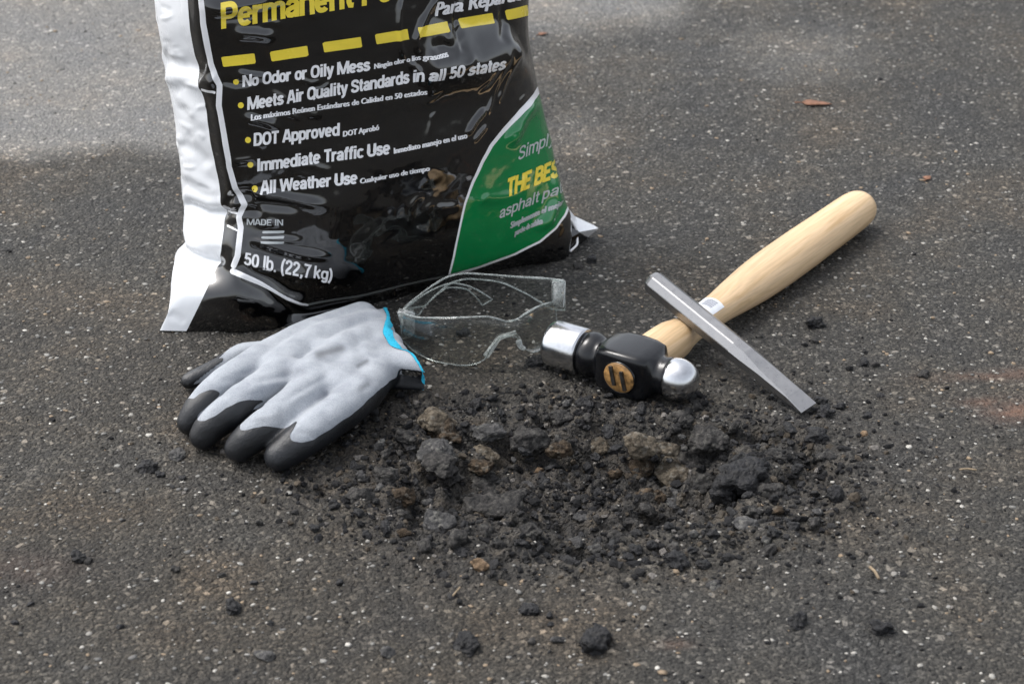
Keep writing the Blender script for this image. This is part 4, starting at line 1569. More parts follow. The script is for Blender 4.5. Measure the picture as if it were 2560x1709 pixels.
for p0_, p1_, w_, a_ in (((796, 886), (852, 871), 11, 0.8), ((896, 914), (918, 902), 6, 0.7), ((900, 972), (918, 960), 8, 0.5), ((640, 1050), (700, 1040), 8, 0.3), ((700, 930), (760, 925), 10, 0.2)):
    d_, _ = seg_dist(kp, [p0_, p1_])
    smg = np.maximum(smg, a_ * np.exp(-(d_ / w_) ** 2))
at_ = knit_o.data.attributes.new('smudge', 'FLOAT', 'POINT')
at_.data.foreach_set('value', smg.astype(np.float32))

# ------------------------------------------------------------------ ball-peen hammer
HZ = 0.0160
hA, hB = P(1379, 856, HZ), P(1740, 961, HZ)
hx = (hB - hA) / np.linalg.norm(hB - hA)
hO = hA + hx * ((P(1586, 916, HZ) - hA) @ hx)           # middle of the eye
gripE = P(2150, 516, 0.0160)
hy = gripE - hO
hy[2] = 0
hy = hy - hx * (hy @ hx)
hy /= np.linalg.norm(hy)
hy_true = (gripE - hO) / np.linalg.norm(gripE - hO)
hz = np.array([0, 0, 1.0])
S0, S1 = float((hA - hO) @ hx), float((hB - hO) @ hx)     # face end and ball end along the head
HL = S1 - S0
hammer = thing('ball_peen_hammer', 'ball peen hammer with pale wooden handle and black painted head', 'hammer', (hO[0], hO[1], 0))


def H(s, y, z):
    return hO + hx * s + hy * y + hz * z


def Hh(s, y, z):
    return hO + hx * s + hy_true * y + hz * z




def section(s, ry, rz, p=2.0, n=40):
    th = np.linspace(0, 2 * np.pi, n, endpoint=False)
    c, d = np.cos(th), np.sin(th)
    yy = np.sign(c) * np.abs(c) ** (2 / p) * ry
    zz = np.sign(d) * np.abs(d) ** (2 / p) * rz
    return np.array([H(s, y, z) for y, z in zip(yy, zz)])


def head_part(name, secs, m_):
    V_, F_ = loft([section(*q) for q in secs])
    return mesh(name, V_, F_, m_, head, True)


def along(t):
    """position along the head as the photograph's pixel column"""
    return S0 + (t - 1376) / (1744 - 1376) * (S1 - S0)


head = mesh('head', *loft([section(along(x), a, b_, p) for x, a, b_, p in [
    (1460, 0.0120, 0.0120, 2), (1463, 0.0128, 0.0128, 2), (1469, 0.0143, 0.0143, 2), (1478, 0.0152, 0.0152, 2), (1489, 0.0152, 0.0152, 2.0), (1500, 0.0140, 0.0140, 2.0), (1509, 0.0130, 0.0128, 2.1),
    (1513, 0.0130, 0.0128, 2.6), (1521, 0.0150, 0.0140, 5.0), (1524, 0.0156, 0.0144, 7.0), (1550, 0.0174, 0.0156, 8.0), (1586, 0.0180, 0.0160, 8.0), (1618, 0.0174, 0.0156, 8.0), (1642, 0.0156, 0.0146, 7.0), (1645, 0.0150, 0.0140, 5.0),
    (1654, 0.0126, 0.0124, 2.4), (1658, 0.0124, 0.0124, 2.0), (1668, 0.0124, 0.0124, 2.0), (1676, 0.0130, 0.0130, 2.0), (1684, 0.0126, 0.0126, 2.0), (1690, 0.0100, 0.0100, 2.0)]]), M['black_paint'], hammer)
head_part('striking_face', [(along(1462), 0.0100, 0.0100), (along(1462), 0.0146, 0.0146), (along(1460), 0.0154, 0.0154), (along(1456), 0.0157, 0.0157), (along(1388), 0.0159, 0.0159), (along(1380), 0.0155, 0.0155), (along(1376.5), 0.0146, 0.0146), (along(1375), 0.0134, 0.0134), (along(1374.5), 0.006, 0.006)], M['steel'])
bs = [(along(1680), 0.0100, 0.0100), (along(1680.5), 0.0124, 0.0124), (along(1683), 0.0133, 0.0133), (along(1688), 0.0137, 0.0137), (along(1696), 0.0138, 0.0138)]
s0 = along(1696)
for a in np.linspace(0.12, 1.45, 12):
    bs.append((s0 + (S1 - s0 + 0.0005) * math.sin(a), 0.0138 * math.cos(a) ** 0.8, 0.0138 * math.cos(a) ** 0.8))
head_part('ball_peen', bs, M['steel'])
# handle (built along its own axis so the grain follows it)
Lh = np.linalg.norm(gripE - hO)
prof = np.array([  # along, half width along the head, half height
    (-0.0180, 0.0104, 0.0096), (-0.010, 0.0104, 0.0096), (0.010, 0.0114, 0.0104), (0.0150, 0.0142, 0.0128), (0.0180, 0.0146, 0.0132), (0.034, 0.0146, 0.0134), (0.046, 0.0142, 0.0130), (0.056, 0.0122, 0.0112),
    (0.068, 0.0108, 0.0100), (0.085, 0.0106, 0.0099), (0.105, 0.0114, 0.0106), (0.130, 0.0136, 0.0126), (0.160, 0.0158, 0.0146), (0.190, 0.0166, 0.0153), (0.220, 0.0166, 0.0154), (0.255, 0.0160, 0.0151), (Lh - 0.012, 0.0152, 0.0147), (Lh - 0.004, 0.0146, 0.0141), (Lh + 0.0015, 0.0132, 0.0127), (Lh + 0.0048, 0.0108, 0.0104), (Lh + 0.0062, 0.006, 0.006)])
ys = np.concatenate([np.linspace(prof[0, 0], Lh - 0.012, 110), np.linspace(Lh - 0.011, Lh + 0.0062, 14)])
pr = pchip(prof[:, 0], prof[:, 1:], ys)


def handle_pt(y, th, off=0.0):
    i = np.clip(np.searchsorted(ys, y), 0, len(ys) - 1)
    rx_, rz_ = pr[i] + off
    drop = -0.0008 * smooth(0.0, 0.1, y)
    return np.array([math.cos(th) * rx_, y, math.sin(th) * rz_ + drop])


hy3 = hy_true
hz3 = np.cross(hx - hy3 * (hx @ hy3), hy3)
hz3 /= np.linalg.norm(hz3)
if hz3[2] < 0:
    hz3 = -hz3
hx3 = np.cross(hy3, hz3)
RM = Matrix(((hx3[0], hy3[0], hz3[0]), (hx3[1], hy3[1], hz3[1]), (hx3[2], hy3[2], hz3[2]))).to_4x4()


def in_handle(name, V_, F_, m_, smooth_=True):
    """a mesh in the handle's own frame"""
    o = mesh(name, V_, F_, m_, hammer, smooth_)
    o.matrix_parent_inverse.identity()
    o.location = Vector(hO) - Vector((hammer.location.x, hammer.location.y, hammer.location.z))
    o.rotation_euler = RM.to_euler()
    return o


rings = [np.array([handle_pt(y, t) for t in np.linspace(0, 2 * np.pi, 44, endpoint=False)]) for y in ys]
in_handle('handle', *loft(rings), M['wood'])
# stained end grain in the eye with its iron wedges
th = np.linspace(0, 2 * np.pi, 40, endpoint=False)
eye_r = [np.column_stack([np.cos(th) * r * 0.0112, np.full(40, y), np.sin(th) * r * 0.0102]) for y, r in ((-0.0150, 1.0), (-0.0186, 1.0), (-0.0190, 0.96), (-0.0191, 0.5), (-0.0192, 0.02))]
in_handle('eye_end', *loft(eye_r), M['end_grain'])
ring_r = [np.column_stack([np.cos(th) * r * 0.0112, np.full(40, y), np.sin(th) * r * 0.0102]) for y, r in ((-0.0170, 1.07), (-0.0184, 1.06), (-0.0185, 1.03), (-0.0176, 1.01))]
in_handle('eye_rim', *loft(ring_r, False), M['black_paint'])


def box(c, d, rot=0.0):
    v = np.array([(x, y, z) for x in (-1, 1) for y in (-1, 1) for z in (-1, 1)], float) * np.array(d) / 2
    cr, sr = math.cos(rot), math.sin(rot)
    v = np.column_stack([v[:, 0] * cr - v[:, 2] * sr, v[:, 1], v[:, 0] * sr + v[:, 2] * cr]) + np.array(c)
    return v, [(0, 1, 3, 2), (4, 6, 7, 5), (0, 4, 5, 1), (2, 3, 7, 6), (0, 2, 6, 4), (1, 5, 7, 3)]


in_handle('wedge', *box((-0.0040, -0.0190, 0.0008), (0.0024, 0.003, 0.0130), 0.25), M['wedge'], False)
in_handle('wedge', *box((0.0040, -0.0190, -0.0006), (0.0024, 0.003, 0.0130), 0.25), M['wedge'], False)
# paper price sticker wrapped over the neck of the handle
ty = np.linspace(0.058, 0.098, 40)
tth = np.linspace(R(38), R(128), 18)
rings = [np.array([handle_pt(y, t, 0.00025) for t in tth]) for y in ty]
in_handle('sticker', *loft(rings, False, False), M['paper'])
parts = []
for k in range(9):
    y0 = 0.0865 + k * 0.0011
    t0, t1 = R(62), R(104)
    rg = [np.array([handle_pt(y, t, 0.0004) for t in np.linspace(t0, t1, 8)]) for y in (y0, y0 + (0.0006 if k % 2 else 0.00035))]
    parts.append(loft(rg, False, False))
in_handle('sticker_print', *join_vf(parts), M['paper_ink'])

# ------------------------------------------------------------------ cold chisel, lying across the handle
cT = P(2022, 1020, 0.0052)
cX = P(1710, 767, 0.0342)
# head end on the same straight line, at the pixel where the photograph shows it
best = None
for s in np.linspace(0.9, 2.4, 600):
    p = cT + (cX - cT) * s
    d = abs(proj(p[None])[0][1] - 700)
    if best is None or d < best[0]:
        best = (d, p)
cH = best[1]
cy = (cH - cT) / np.linalg.norm(cH - cT)
cx_ = np.cross(cy, np.array([0, 0, 1.0]))
cx_ /= np.linalg.norm(cx_)
cz_ = np.cross(cx_, cy)
if cz_[2] < 0:
    cz_ = -cz_
CL = np.linalg.norm(cH - cT)
print('chisel length %.3f handle %.3f head %.3f' % (CL, Lh, HL), 'chisel head z', cH[2])
chisel = thing('cold_chisel', 'grey steel cold chisel leaning across the wooden hammer handle', 'chisel', (float(cT[0]), float(cT[1]), 0))
r6 = 0.0076


def ch_ring(y, w, h, ch, rotd=0.0):
    """octagonal section: half width w, half height h, chamfer ch"""
    pts = [(w, -h + ch), (w, h - ch), (w - ch, h), (-w + ch, h), (-w, h - ch), (-w, -h + ch), (-w + ch, -h), (w - ch, -h)]
    rot = R(rotd)
    return np.array([cT + cy * y + cx_ * (x * math.cos(rot) - z * math.sin(rot)) + cz_ * (x * math.sin(rot) + z * math.cos(rot)) for x, z in pts])


rotd = 12
ys_ = CL
stock = [ch_ring(ys_, 0.0056, 0.0056, 0.0033, rotd), ch_ring(ys_ - 0.0015, 0.0070, 0.0070, 0.0041, rotd), ch_ring(ys_ - 0.004, r6, r6, 0.0044, rotd), ch_ring(ys_ * 0.6, r6, r6, 0.0044, rotd), ch_ring(0.066, r6, r6, 0.0044, rotd)]
V_, F_ = loft(stock, False)
F_.append(tuple(range(7, -1, -1)))
ch_o = mesh('shank', V_, F_, M['chisel'], chisel, False)
blade = [ch_ring(0.066, r6, r6, 0.0044, rotd), ch_ring(0.056, 0.0074, 0.0072, 0.0041, rotd), ch_ring(0.040, 0.0066, 0.0050, 0.0020, rotd), ch_ring(0.014, 0.0060, 0.0026, 0.0005, rotd), ch_ring(0.013, 0.0061, 0.0024, 0.0003, rotd), ch_ring(0.000, 0.0066, 0.0004, 0.0001, rotd)]
V_, F_ = loft(blade, False)
F_.append(tuple(range((len(blade) - 1) * 8, len(blade) * 8)))
mesh('blade', V_, F_, M['chisel'], chisel, False)
for o in (ch_o,):
    bv = o.modifiers.new('soft_edges', 'BEVEL')
    bv.width = 0.0006
    bv.segments = 2
    bv.limit_method = 'ANGLE'
    bv.angle_limit = R(20)

# ------------------------------------------------------------------ clear safety glasses with folded temples
gl_c = P(1190, 880)
glasses = thing('safety_glasses', 'clear plastic safety glasses with folded temples standing between glove and bag', 'safety glasses', (gl_c[0], gl_c[1], 0))


def sheet(topw, botw, nrow=10, thick=0.0018, bulge=0.0):
    """solid sheet between two world polylines"""
    topw, botw = np.asarray(topw), np.asarray(botw)
    n = len(topw)
    rws = []
    for k in np.linspace(0, 1, nrow):
        rws.append(topw * (1 - k) + botw * k + np.array([0, -bulge * 4 * k * (1 - k), 0]))
    G_ = np.array(rws)
    du = np.gradient(G_, axis=1)
    dv = np.gradient(G_, axis=0)
    nr_ = np.cross(du, dv)
    nr_ /= np.maximum(np.linalg.norm(nr_, axis=2), 1e-12)[..., None]
    a, b = G_ + nr_ * thick / 2, G_ - nr_ * thick / 2
    V_ = np.vstack([a.reshape(-1, 3), b.reshape(-1, 3)])
    m_ = nrow * n
    F_ = []
    for i in range(nrow - 1):
        for j in range(n - 1):
            q = (i * n + j, i * n + j + 1, (i + 1) * n + j + 1, (i + 1) * n + j)
            F_.append(q)
            F_.append(tuple(m_ + k for k in reversed(q)))
    bd = [(0, j) for j in range(n)] + [(i, n - 1) for i in range(1, nrow)] + [(nrow - 1, j) for j in range(n - 2, -1, -1)] + [(i, 0) for i in range(nrow - 2, 0, -1)]
    bd = [i * n + j for i, j in bd]
    for k in range(len(bd)):
        p, q = bd[k], bd[(k + 1) % len(bd)]
        F_.append((q, p, p + m_, q + m_))
    loop = G_.reshape(-1, 3)[bd]
    return V_, F_, loop


def gpart(name, topw, botw, rim, **kw):
    V_, F_, loop = sheet(topw, botw, **kw)
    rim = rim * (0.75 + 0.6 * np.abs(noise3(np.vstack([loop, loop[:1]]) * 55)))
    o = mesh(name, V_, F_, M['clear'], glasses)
    if name == 'lens':                       # glint tube thick along the brow, thin below
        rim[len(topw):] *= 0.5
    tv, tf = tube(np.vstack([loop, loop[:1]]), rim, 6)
    mesh('edge_glint', tv, tf, M['edge_glint_white'], o)  # added whitish tube paints the glint along the sheet's edge
    return o


def gy_(x, y):
    return P(x, y, 0.0015)[1]


lens_top = [(1003, 782), (1045, 793), (1100, 794), (1160, 793), (1215, 791), (1245, 797), (1270, 803), (1290, 799), (1310, 786), (1335, 771), (1358, 761), (1390, 753)]
lens_bot = [(1005, 850), (1045, 884), (1100, 905), (1160, 913), (1208, 900), (1232, 862), (1258, 842), (1285, 840), (1312, 872), (1338, 880), (1366, 866), (1392, 838)]
foot = [852, 884, 905, 913, 914, 912, 909, 905, 897, 886, 868, 848]
lt = [Py(x, y, gy_(x, f)) for (x, y), f in zip(lens_top, foot)]
lb = [Py(x, y, gy_(x, f)) for (x, y), f in zip(lens_bot, foot)]
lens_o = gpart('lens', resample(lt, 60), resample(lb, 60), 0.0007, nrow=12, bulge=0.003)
yT = gy_(1200, 845)
rt_top = [(1412, 704), (1380, 697), (1300, 692), (1220, 686), (1170, 683), (1125, 690), (1085, 711), (1040, 744), (1005, 774)]
rt_bot = [(1412, 775), (1384, 773), (1356, 758), (1308, 730), (1240, 703), (1175, 697), (1133, 705), (1096, 732), (1062, 765)]
dy = np.linspace(-0.004, 0.004, 9)
tr_t = [Py(x, y, yT + d) for (x, y), d in zip(rt_top, dy)]
tr_b = [Py(x, y, yT + d) for (x, y), d in zip(rt_bot, dy)]
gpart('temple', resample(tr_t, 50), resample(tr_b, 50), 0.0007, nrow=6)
l_top = [(1006, 776), (1040, 750), (1085, 722), (1128, 708), (1165, 713), (1200, 728), (1231, 748)]
l_bot = [(1046, 788), (1064, 764), (1092, 737), (1122, 719), (1160, 721), (1185, 737), (1206, 763)]
dy = np.linspace(-0.002, 0.012, 7)
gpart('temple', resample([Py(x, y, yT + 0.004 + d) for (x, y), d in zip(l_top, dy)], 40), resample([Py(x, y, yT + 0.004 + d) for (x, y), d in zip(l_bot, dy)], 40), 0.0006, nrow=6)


def block(name, quad_px, y0, y1):
    a = [Py(x, y, y0) for x, y in quad_px]
    b = [Py(x, y, y0) + np.array([0, y1 - y0, 0]) for x, y in quad_px]
    bm = bmesh.new()
    vs_ = [bm.verts.new(v) for v in a + b]
    for f in ((0, 1, 2, 3), (7, 6, 5, 4), (0, 4, 5, 1), (1, 5, 6, 2), (2, 6, 7, 3), (3, 7, 4, 0)):
        bm.faces.new([vs_[i] for i in f])
    bmesh.ops.bevel(bm, geom=bm.edges[:], offset=0.0009, segments=2, affect='EDGES')
    me = bpy.data.meshes.new(name)
    bm.to_mesh(me)
    bm.free()
    me.polygons.foreach_set('use_smooth', np.full(len(me.polygons), True))
    return link(name, me, glasses, M['clear_frost'])


block('hinge', [(993, 782), (1036, 786), (1036, 838), (1012, 850)], gy_(1010, 853), gy_(1010, 853) + 0.008)
block('hinge', [(1380, 706), (1414, 708), (1411, 773), (1380, 762)], yT - 0.006, yT + 0.001)
for pts in ([(1215, 890), (1232, 866), (1248, 845), (1272, 836), (1290, 830)], [(1296, 852), (1302, 866), (1312, 872)]):
    c_ = resample([Py(x, y, gy_(x, 912) + 0.004) for x, y in pts], 20)
    V_, F_ = tube(c_, np.linspace(0.0022, 0.0014, 20), 10)
    mesh('nose_pad', V_, F_, M['clear_frost'], glasses)

# ------------------------------------------------------------------ broken asphalt: individual lumps
def rock_mesh(name, seed, rough=0.30, flat=0.7, sub=3, cuts=13):
    r = np.random.default_rng(seed)
    bm = bmesh.new()
    bmesh.ops.create_icosphere(bm, subdivisions=sub, radius=1.0)
    v = np.array([q.co[:] for q in bm.verts])
    off = r.uniform(-50, 50, 3)
    for _ in range(cuts):                                   # broken faces
        d = r.normal(size=3)
        d /= np.linalg.norm(d)
        k = r.uniform(0.55, 0.85)
        s = v @ d
        v = v - np.outer(np.maximum(s - k, 0) * 0.93, d)
    nrm = v / np.linalg.norm(v, axis=1)[:, None]
    v = v + nrm * (rough * fbm(v * 1.6 + off, 5, 0.6))[:, None] + nrm * (0.22 * rough * np.abs(noise3(v * 7 + off)))[:, None]
    v = v * np.array([r.uniform(0.85, 1.2), r.uniform(0.75, 1.0), flat])
    for q, c in zip(bm.verts, v):
        q.co = c
    me = bpy.data.meshes.new(name)
    bm.to_mesh(me)
    bm.free()
    me.polygons.foreach_set('use_smooth', np.full(len(me.polygons), sub >= 3))
    return me


named = [  # px, py (middle of the lump), width in photo pixels, material, label
    # lumps lying alone
    (1488, 1612, 118, 'black', 'big jagged black asphalt clump nearest the front, lying alone below the broken patch'),
    (1165, 1612, 84, 'black', 'dark crumbling clod at the front, left of the big jagged black clump'),
    (970, 1632, 52, 'grey', 'smooth grey pebble at the front, left of the dark crumbling clod'),
    (582, 1522, 54, 'black', 'single black lump on bare asphalt at the front left'),
    (664, 1640, 50, 'grey', 'dull grey lump near the bottom edge at the left'),
    (196, 1396, 46, 'black', 'left half of a split black lump at the far left'),
    (220, 1405, 30, 'dark', 'small right half of the split black lump at the far left'),
    (76, 1511, 22, 'black', 'tiny black crumb near the left edge, above another one'),
    (36, 1558, 24, 'black', 'tiny black crumb closest to the bottom left corner'),
    (1992, 1556, 68, 'black', 'rough round black lump at the front right, left of a shiny one'),
    (2203, 1572, 66, 'black', 'shiny wedge shaped black lump at the front right'),
    (1690, 1408, 74, 'black', 'large black lump just below the right part of the broken patch'),
    (1758, 1412, 42, 'black', 'smaller black lump beside a large black one below the broken patch'),
    (1782, 1465, 44, 'grey', 'grey flat chip below two black lumps at the front right'),
    (1322, 1527, 52, 'black', 'black pointed lump straight above the big jagged clump'),
    (1374, 1540, 26, 'black', 'small black crumb right of the black pointed lump'),
    (1376, 1562, 20, 'black', 'smallest black crumb under the black pointed lump'),
    (1396, 1600, 38, 'grey', 'pale chip touching the left side of the big jagged clump'),
    (1330, 1604, 32, 'dark', 'low dark crumb left of the pale chip at the front'),
    (2037, 815, 54, 'black', 'black flake with sharp top right of the chisel shank'),
    (2036, 856, 32, 'dark', 'small dark crumb under the black flake beside the chisel'),
    (2310, 938, 36, 'dark', 'dark round crumb lying alone at the right near the rust stain'),
    (2184, 915, 28, 'dark', 'small dark crumb between chisel tip and rust stain'),
    (2052, 1006, 40, 'black', 'black crumb just behind the chisel tip'),
    (2060, 1034, 48, 'black', 'black lump touching the right corner of the chisel tip'),
    (2096, 1018, 30, 'black', 'thin black sliver right of the chisel tip'),
    (2168, 1042, 28, 'black', 'black chip farther right of the chisel tip'),
    (2160, 1086, 24, 'orange', 'small orange grain right of the broken patch'),
    (372, 1172, 62, 'black', 'long black flake on the asphalt left of the glove fingertips'),
    (444, 1140, 54, 'grey', 'grey shard next to the black flake left of the glove'),
    (400, 1188, 30, 'black', 'thin black splinter below the black flake left of the glove'),
    (440, 1425, 30, 'dark', 'small dark crumb in the middle of the left foreground'),
    (554, 1438, 22, 'dark', 'tiny dark crumb right of the one in the left foreground'),
    (634, 1458, 26, 'black', 'tiny black crumb above and right of the single black lump'),
    (676, 1560, 22, 'black', 'slanted black crumb right of the single black lump'),
    (302, 1567, 20, 'black', 'tiny black crumb alone at the lower left'),
    (1478, 654, 40, 'black', 'black lump beside the right bottom corner of the bag'),
    (1445, 668, 36, 'dark', 'dark crumb in the shade of the bag corner'),
    (1335, 915, 62, 'black', 'black lump under the striking face of the hammer'),
    (1400, 925, 46, 'dark', 'dark lump in the shade under the hammer head'),
    (1158, 836, 38, 'black', 'black crumb seen through the lens of the safety glasses'),
    (1200, 1416, 56, 'orange', 'tan orange stone below the front edge of the broken patch'),
    (1435, 1362, 62, 'grey', 'grey lens shaped chip at the front edge of the broken patch'),
    (1458, 1298, 48, 'grey', 'pale pointed grey stone in the front part of the broken patch'),
    (1866, 1312, 68, 'grey', 'smooth grey egg shaped stone at the right front of the broken patch'),
    (1884, 1282, 62, 'dark', 'dark block behind the smooth grey egg shaped stone'),
    (1936, 1336, 50, 'black', 'black lump right of the smooth grey egg shaped stone'),
    (1940, 1276, 34, 'brown', 'small brown lump right of the dark block'),
    (1782, 1338, 36, 'black', 'black crumb left of the smooth grey egg shaped stone'),
    (1776, 1318, 26, 'black', 'crumb stacked behind a black crumb left of the egg shaped stone'),
    # lumps in the broken patch
    (1092, 1056, 96, 'tan', 'flat tan gravelly slab at the back left of the broken patch'),
    (1115, 1084, 84, 'brown', 'brown lump under the flat tan gravelly slab'),
    (1016, 1096, 70, 'dark', 'dark rounded lump left of the flat tan slab'),
    (1086, 1134, 92, 'grey', 'bluish grey slab in the left part of the broken patch'),
    (1100, 1166, 84, 'dark', 'dark slab in front of the bluish grey one'),
    (1218, 1084, 78, 'grey', 'rough grey lump right of the flat tan slab'),
    (1212, 1134, 62, 'tan', 'flat tan and grey chip in the middle of the broken patch'),
    (1206, 1166, 60, 'brown', 'ring shaped brown lump in front of the flat chip'),
    (1318, 1102, 92, 'dark', 'dark grey crumbly lump at the back middle of the patch'),
    (1130, 1196, 56, 'dark', 'round dark stone left of the ring shaped brown lump'),
    (1222, 1214, 116, 'dark', 'wide dark lump in the centre of the broken patch'),
    (1326, 1216, 40, 'grey', 'small round grey stone right of the wide dark lump'),
    (1346, 1180, 26, 'orange', 'tiny pale orange pebble in the middle of the broken patch'),
    (1416, 1214, 72, 'grey', 'grey stone in the centre, left of the brown earth'),
    (1168, 1248, 46, 'dark', 'dark knob in front of the wide dark lump'),
    (1096, 1308, 112, 'grey', 'large grey slab at the front left of the broken patch'),
    (1012, 1334, 44, 'brown', 'small brown lump left of the large grey slab'),
    (1238, 1276, 150, 'dark', 'large flat dark slab at the front middle of the broken patch'),
    (1396, 1124, 60, 'brown', 'brown lump at the back middle of the broken patch'),
    (1496, 1118, 58, 'tan', 'tan stone left of the biggest pale stone'),
    (1608, 1112, 100, 'tan', 'biggest pale tan stone at the back of the broken patch'),
    (1664, 1124, 56, 'tan', 'pale pointed stone at the right end of the biggest tan stone'),
    (1602, 1174, 80, 'brown', 'reddish brown stone in front of the biggest tan stone'),
    (1692, 1190, 112, 'tan', 'long tan stone right of the reddish brown stone'),
    (1744, 1160, 92, 'dark', 'bluish dark lump behind the long tan stone'),
    (1772, 1102, 94, 'dark', 'large dark block at the back right of the broken patch'),
    (1866, 1204, 118, 'black', 'largest dark clod in the right part of the broken patch'),
    (1812, 1232, 70, 'black', 'black clod leaning on the front left side of the largest dark clod'),
    (1922, 1226, 66, 'dark', 'dark clod touching the right side of the largest dark clod'),
    (1850, 1160, 64, 'black', 'black clod just behind the largest dark clod'),
    (1770, 1214, 86, 'dark', 'dark lump between the long tan stone and the largest clod'),
    (1616, 1242, 76, 'brown', 'brown lump in front of the reddish brown stone'),
    (1682, 1234, 62, 'grey', 'grey stone right of the front brown lump'),
    (1688, 1260, 62, 'grey', 'grey stone lowest in the pile at the front of the patch'),
    (1540, 1184, 46, 'brown', 'small brown lump left of the reddish brown stone'),
    (2064, 1146, 62, 'dark', 'dark grey chip at the right rim of the broken patch'),
    (2042, 1096, 64, 'black', 'black lump at the right rim, below the chisel tip'),
    (1946, 1140, 56, 'dark', 'dark lump between the largest clod and the right rim'),
    (900, 1245, 66, 'dark', 'dark lump at the left rim of the broken patch'),
    (960, 1190, 64, 'dark', 'dark lump inside the left rim of the broken patch'),
    (1010, 1240, 70, 'brown', 'brown black lump at the left of the broken patch'),
    (1560, 1045, 58, 'dark', 'dark lump between hammer head and broken patch'),
    (1700, 1050, 66, 'dark', 'dark lump at the back rim under the chisel'),
    (1400, 1045, 54, 'dark', 'dark lump at the back rim below the hammer'),
    (1330, 1330, 62, 'dark', 'dark lump at the front rim in the middle'),
    (1570, 1310, 56, 'dark', 'dark lump at the front rim right of the middle'),
    (1250, 1365, 52, 'dark', 'dark chip in front of the large flat dark slab'),
]
GRP = 'broken asphalt lumps in and around the pothole'
taken = []
for k, (x, y, w, kind, label) in enumerate(named):
    g = on_ground(x, y)
    sc = np.linalg.norm(P(x + w / 2, y)[:2] - P(x - w / 2, y)[:2])
    rad = sc / 2 * (1.14 if 1040 < y < 1330 and 880 < x < 2000 else 1.0)
    r = np.random.default_rng(100 + k)
    flat = {'black': 0.75, 'dark': 0.60, 'grey': 0.52, 'brown': 0.62, 'tan': 0.55, 'orange': 0.8}[kind]
    nm_ = 'asphalt_lump' if kind in ('black', 'dark') else 'stone'
    me = rock_mesh(nm_, 100 + k, 0.27 if kind in ('black', 'dark', 'brown') else 0.18, flat, 4 if w > 45 else 3)
    me.materials.append(M['lump_' + kind])
    o = bpy.data.objects.new(nm_, me)
    C.objects.link(o)
    o.scale = (rad, rad, rad)
    o.rotation_euler = (r.normal(0, 0.15), r.normal(0, 0.15), r.uniform(-0.5, 0.5))
    sink = 0.22 if w < 60 else 0.12
    if 1040 < y < 1330 and 880 < x < 2000:
        sink = 0.05
    o.location = Vector((g[0], g[1], g[2] + rad * flat * sink))
    tag(o, label, 'asphalt lump' if kind in ('black', 'dark') else 'stone', GRP)
    taken.append((x, y, w))

variants = [rock_mesh('asphalt_lump', 900 + k, 0.26, 0.66, 3) for k in range(10)]
vmats = ['black', 'dark', 'black', 'dark', 'black', 'black', 'grey', 'black', 'black', 'dark']
for me, m_ in zip(variants, vmats):
    me.materials.append(M['lump_' + m_])
n_extra, tries = 0, 0
while n_extra < 190 and tries < 9000:
    tries += 1
    ang = random.uniform(0, 6.283)
    rad_ = random.gauss(1.0, 0.13) if random.random() < 0.55 else abs(random.gauss(0, 0.60))
    x = 1460 + 560 * rad_ * math.cos(ang)
    y = 1195 + 185 * rad_ * math.sin(ang)
    w = min(72, max(20, random.lognormvariate(math.log(34), 0.38)))
    if any(abs(x - a) < (b_ + w) * 0.40 and abs(y - c_) < (b_ + w) * 0.22 for a, c_, b_ in taken):
        continue
    taken.append((x, y, w))
    g = on_ground(x, y)
    sc = w / 2 * np.linalg.norm(P(x + 1, y)[:2] - P(x, y)[:2])
    kk = random.randrange(10)
    o = bpy.data.objects.new('asphalt_lump', variants[kk])
    C.objects.link(o)
    o.scale = (sc, sc, sc * random.uniform(0.7, 1.1))
    o.rotation_euler = (random.gauss(0, 0.4), random.gauss(0, 0.4), random.uniform(0, 6.283))
    o.location = Vector((g[0], g[1], g[2] + sc * 0.2))
    tag(o, 'small unremarkable asphalt crumb among the larger lumps of the broken patch', 'asphalt lump', 'small crumbs filling the broken patch')
    n_extra += 1

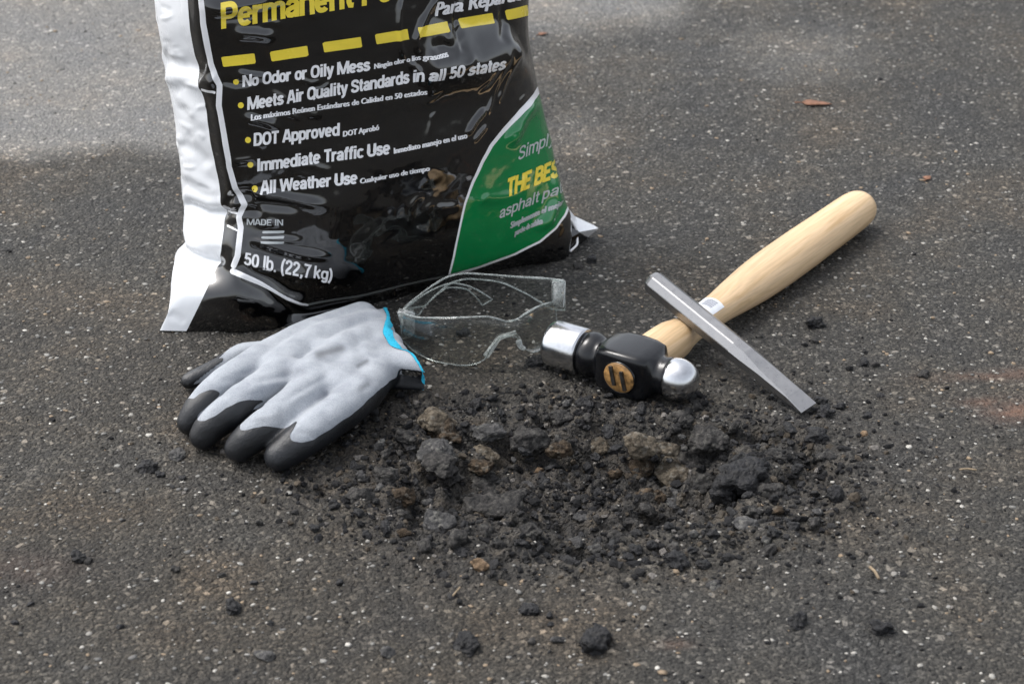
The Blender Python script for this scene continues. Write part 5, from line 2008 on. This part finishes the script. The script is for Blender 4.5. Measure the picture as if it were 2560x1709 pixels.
# ------------------------------------------------------------------ a leaf and bits of dry straw
def leaf(x, y, lpx, wpx, rot, label):
    g = on_ground(x, y)
    s = np.linalg.norm(P(x + 1, y)[:2] - P(x, y)[:2])
    L_, W_ = lpx * s, wpx * s * 1.7
    n = 14
    V_, F_ = [], []
    for i in range(n + 1):
        t = i / n
        w = W_ / 2 * math.sin(math.pi * t ** 0.8) ** 0.8 * (1 + 0.15 * math.sin(9 * t))
        for j in (-1, 0, 1):
            u, v = (t - 0.5) * L_, j * w
            z = 0.0010 + 0.0005 * abs(j) + 0.0004 * math.sin(4 * t + j)
            V_.append((g[0] + u * math.cos(rot) - v * math.sin(rot), g[1] + u * math.sin(rot) + v * math.cos(rot), g[2] + z))
    for i in range(n):
        for j in (0, 1):
            a = i * 3 + j
            F_.append((a, a + 1, a + 4, a + 3))
    t_ = thing('fallen_leaf', label, 'leaf', (g[0], g[1], 0))
    o = mesh('blade', V_, F_, M['leaf'], t_)
    sm = o.modifiers.new('thickness', 'SOLIDIFY')
    sm.thickness = 0.0004
    a = np.array(V_[1])
    d = np.array([math.cos(rot), math.sin(rot), 0])
    V2, F2_ = tube(np.array([a + d * 0.001, a - d * L_ * 0.12 + (0, 0, 0.0005), a - d * L_ * 0.25]), 0.0005, 6)
    mesh('stem', V2, F2_, M['leaf'], t_)


leaf(2042, 262, 74, 20, R(-8), 'small curled orange leaf lying on the asphalt at the upper right')
leaf(1358, 88, 26, 10, R(30), 'scrap of orange leaf behind the right edge of the bag')
leaf(2318, 448, 26, 12, R(60), 'scrap of tan leaf on the asphalt right of the hammer grip')


def straw(p0, p1, r_, label, z=0.002):
    a, b = on_ground(*p0), on_ground(*p1)
    m_ = (a + b) / 2 + np.array([0.0004, 0, 0.001])
    V_, F_ = tube(resample([a + (0, 0, z), m_ + (0, 0, z), b + (0, 0, z * 1.4)], 8), r_, 6)
    o = mesh('dry_straw', V_, F_, M['straw'])
    tag(o, label, 'straw', 'bits of dry straw on the ground')


straw((1506, 1076), (1522, 1100), 0.00055, 'short straw standing in the back of the broken patch', 0.004)
straw((2174, 1424), (2196, 1456), 0.0009, 'thick tan splinter on bare asphalt at the lower right')
straw((2398, 1180), (2440, 1184), 0.0006, 'pale straw lying near the right edge below the rust stain')
straw((1132, 1496), (1150, 1478), 0.0006, 'pale straw in front of the broken patch, left of the middle')
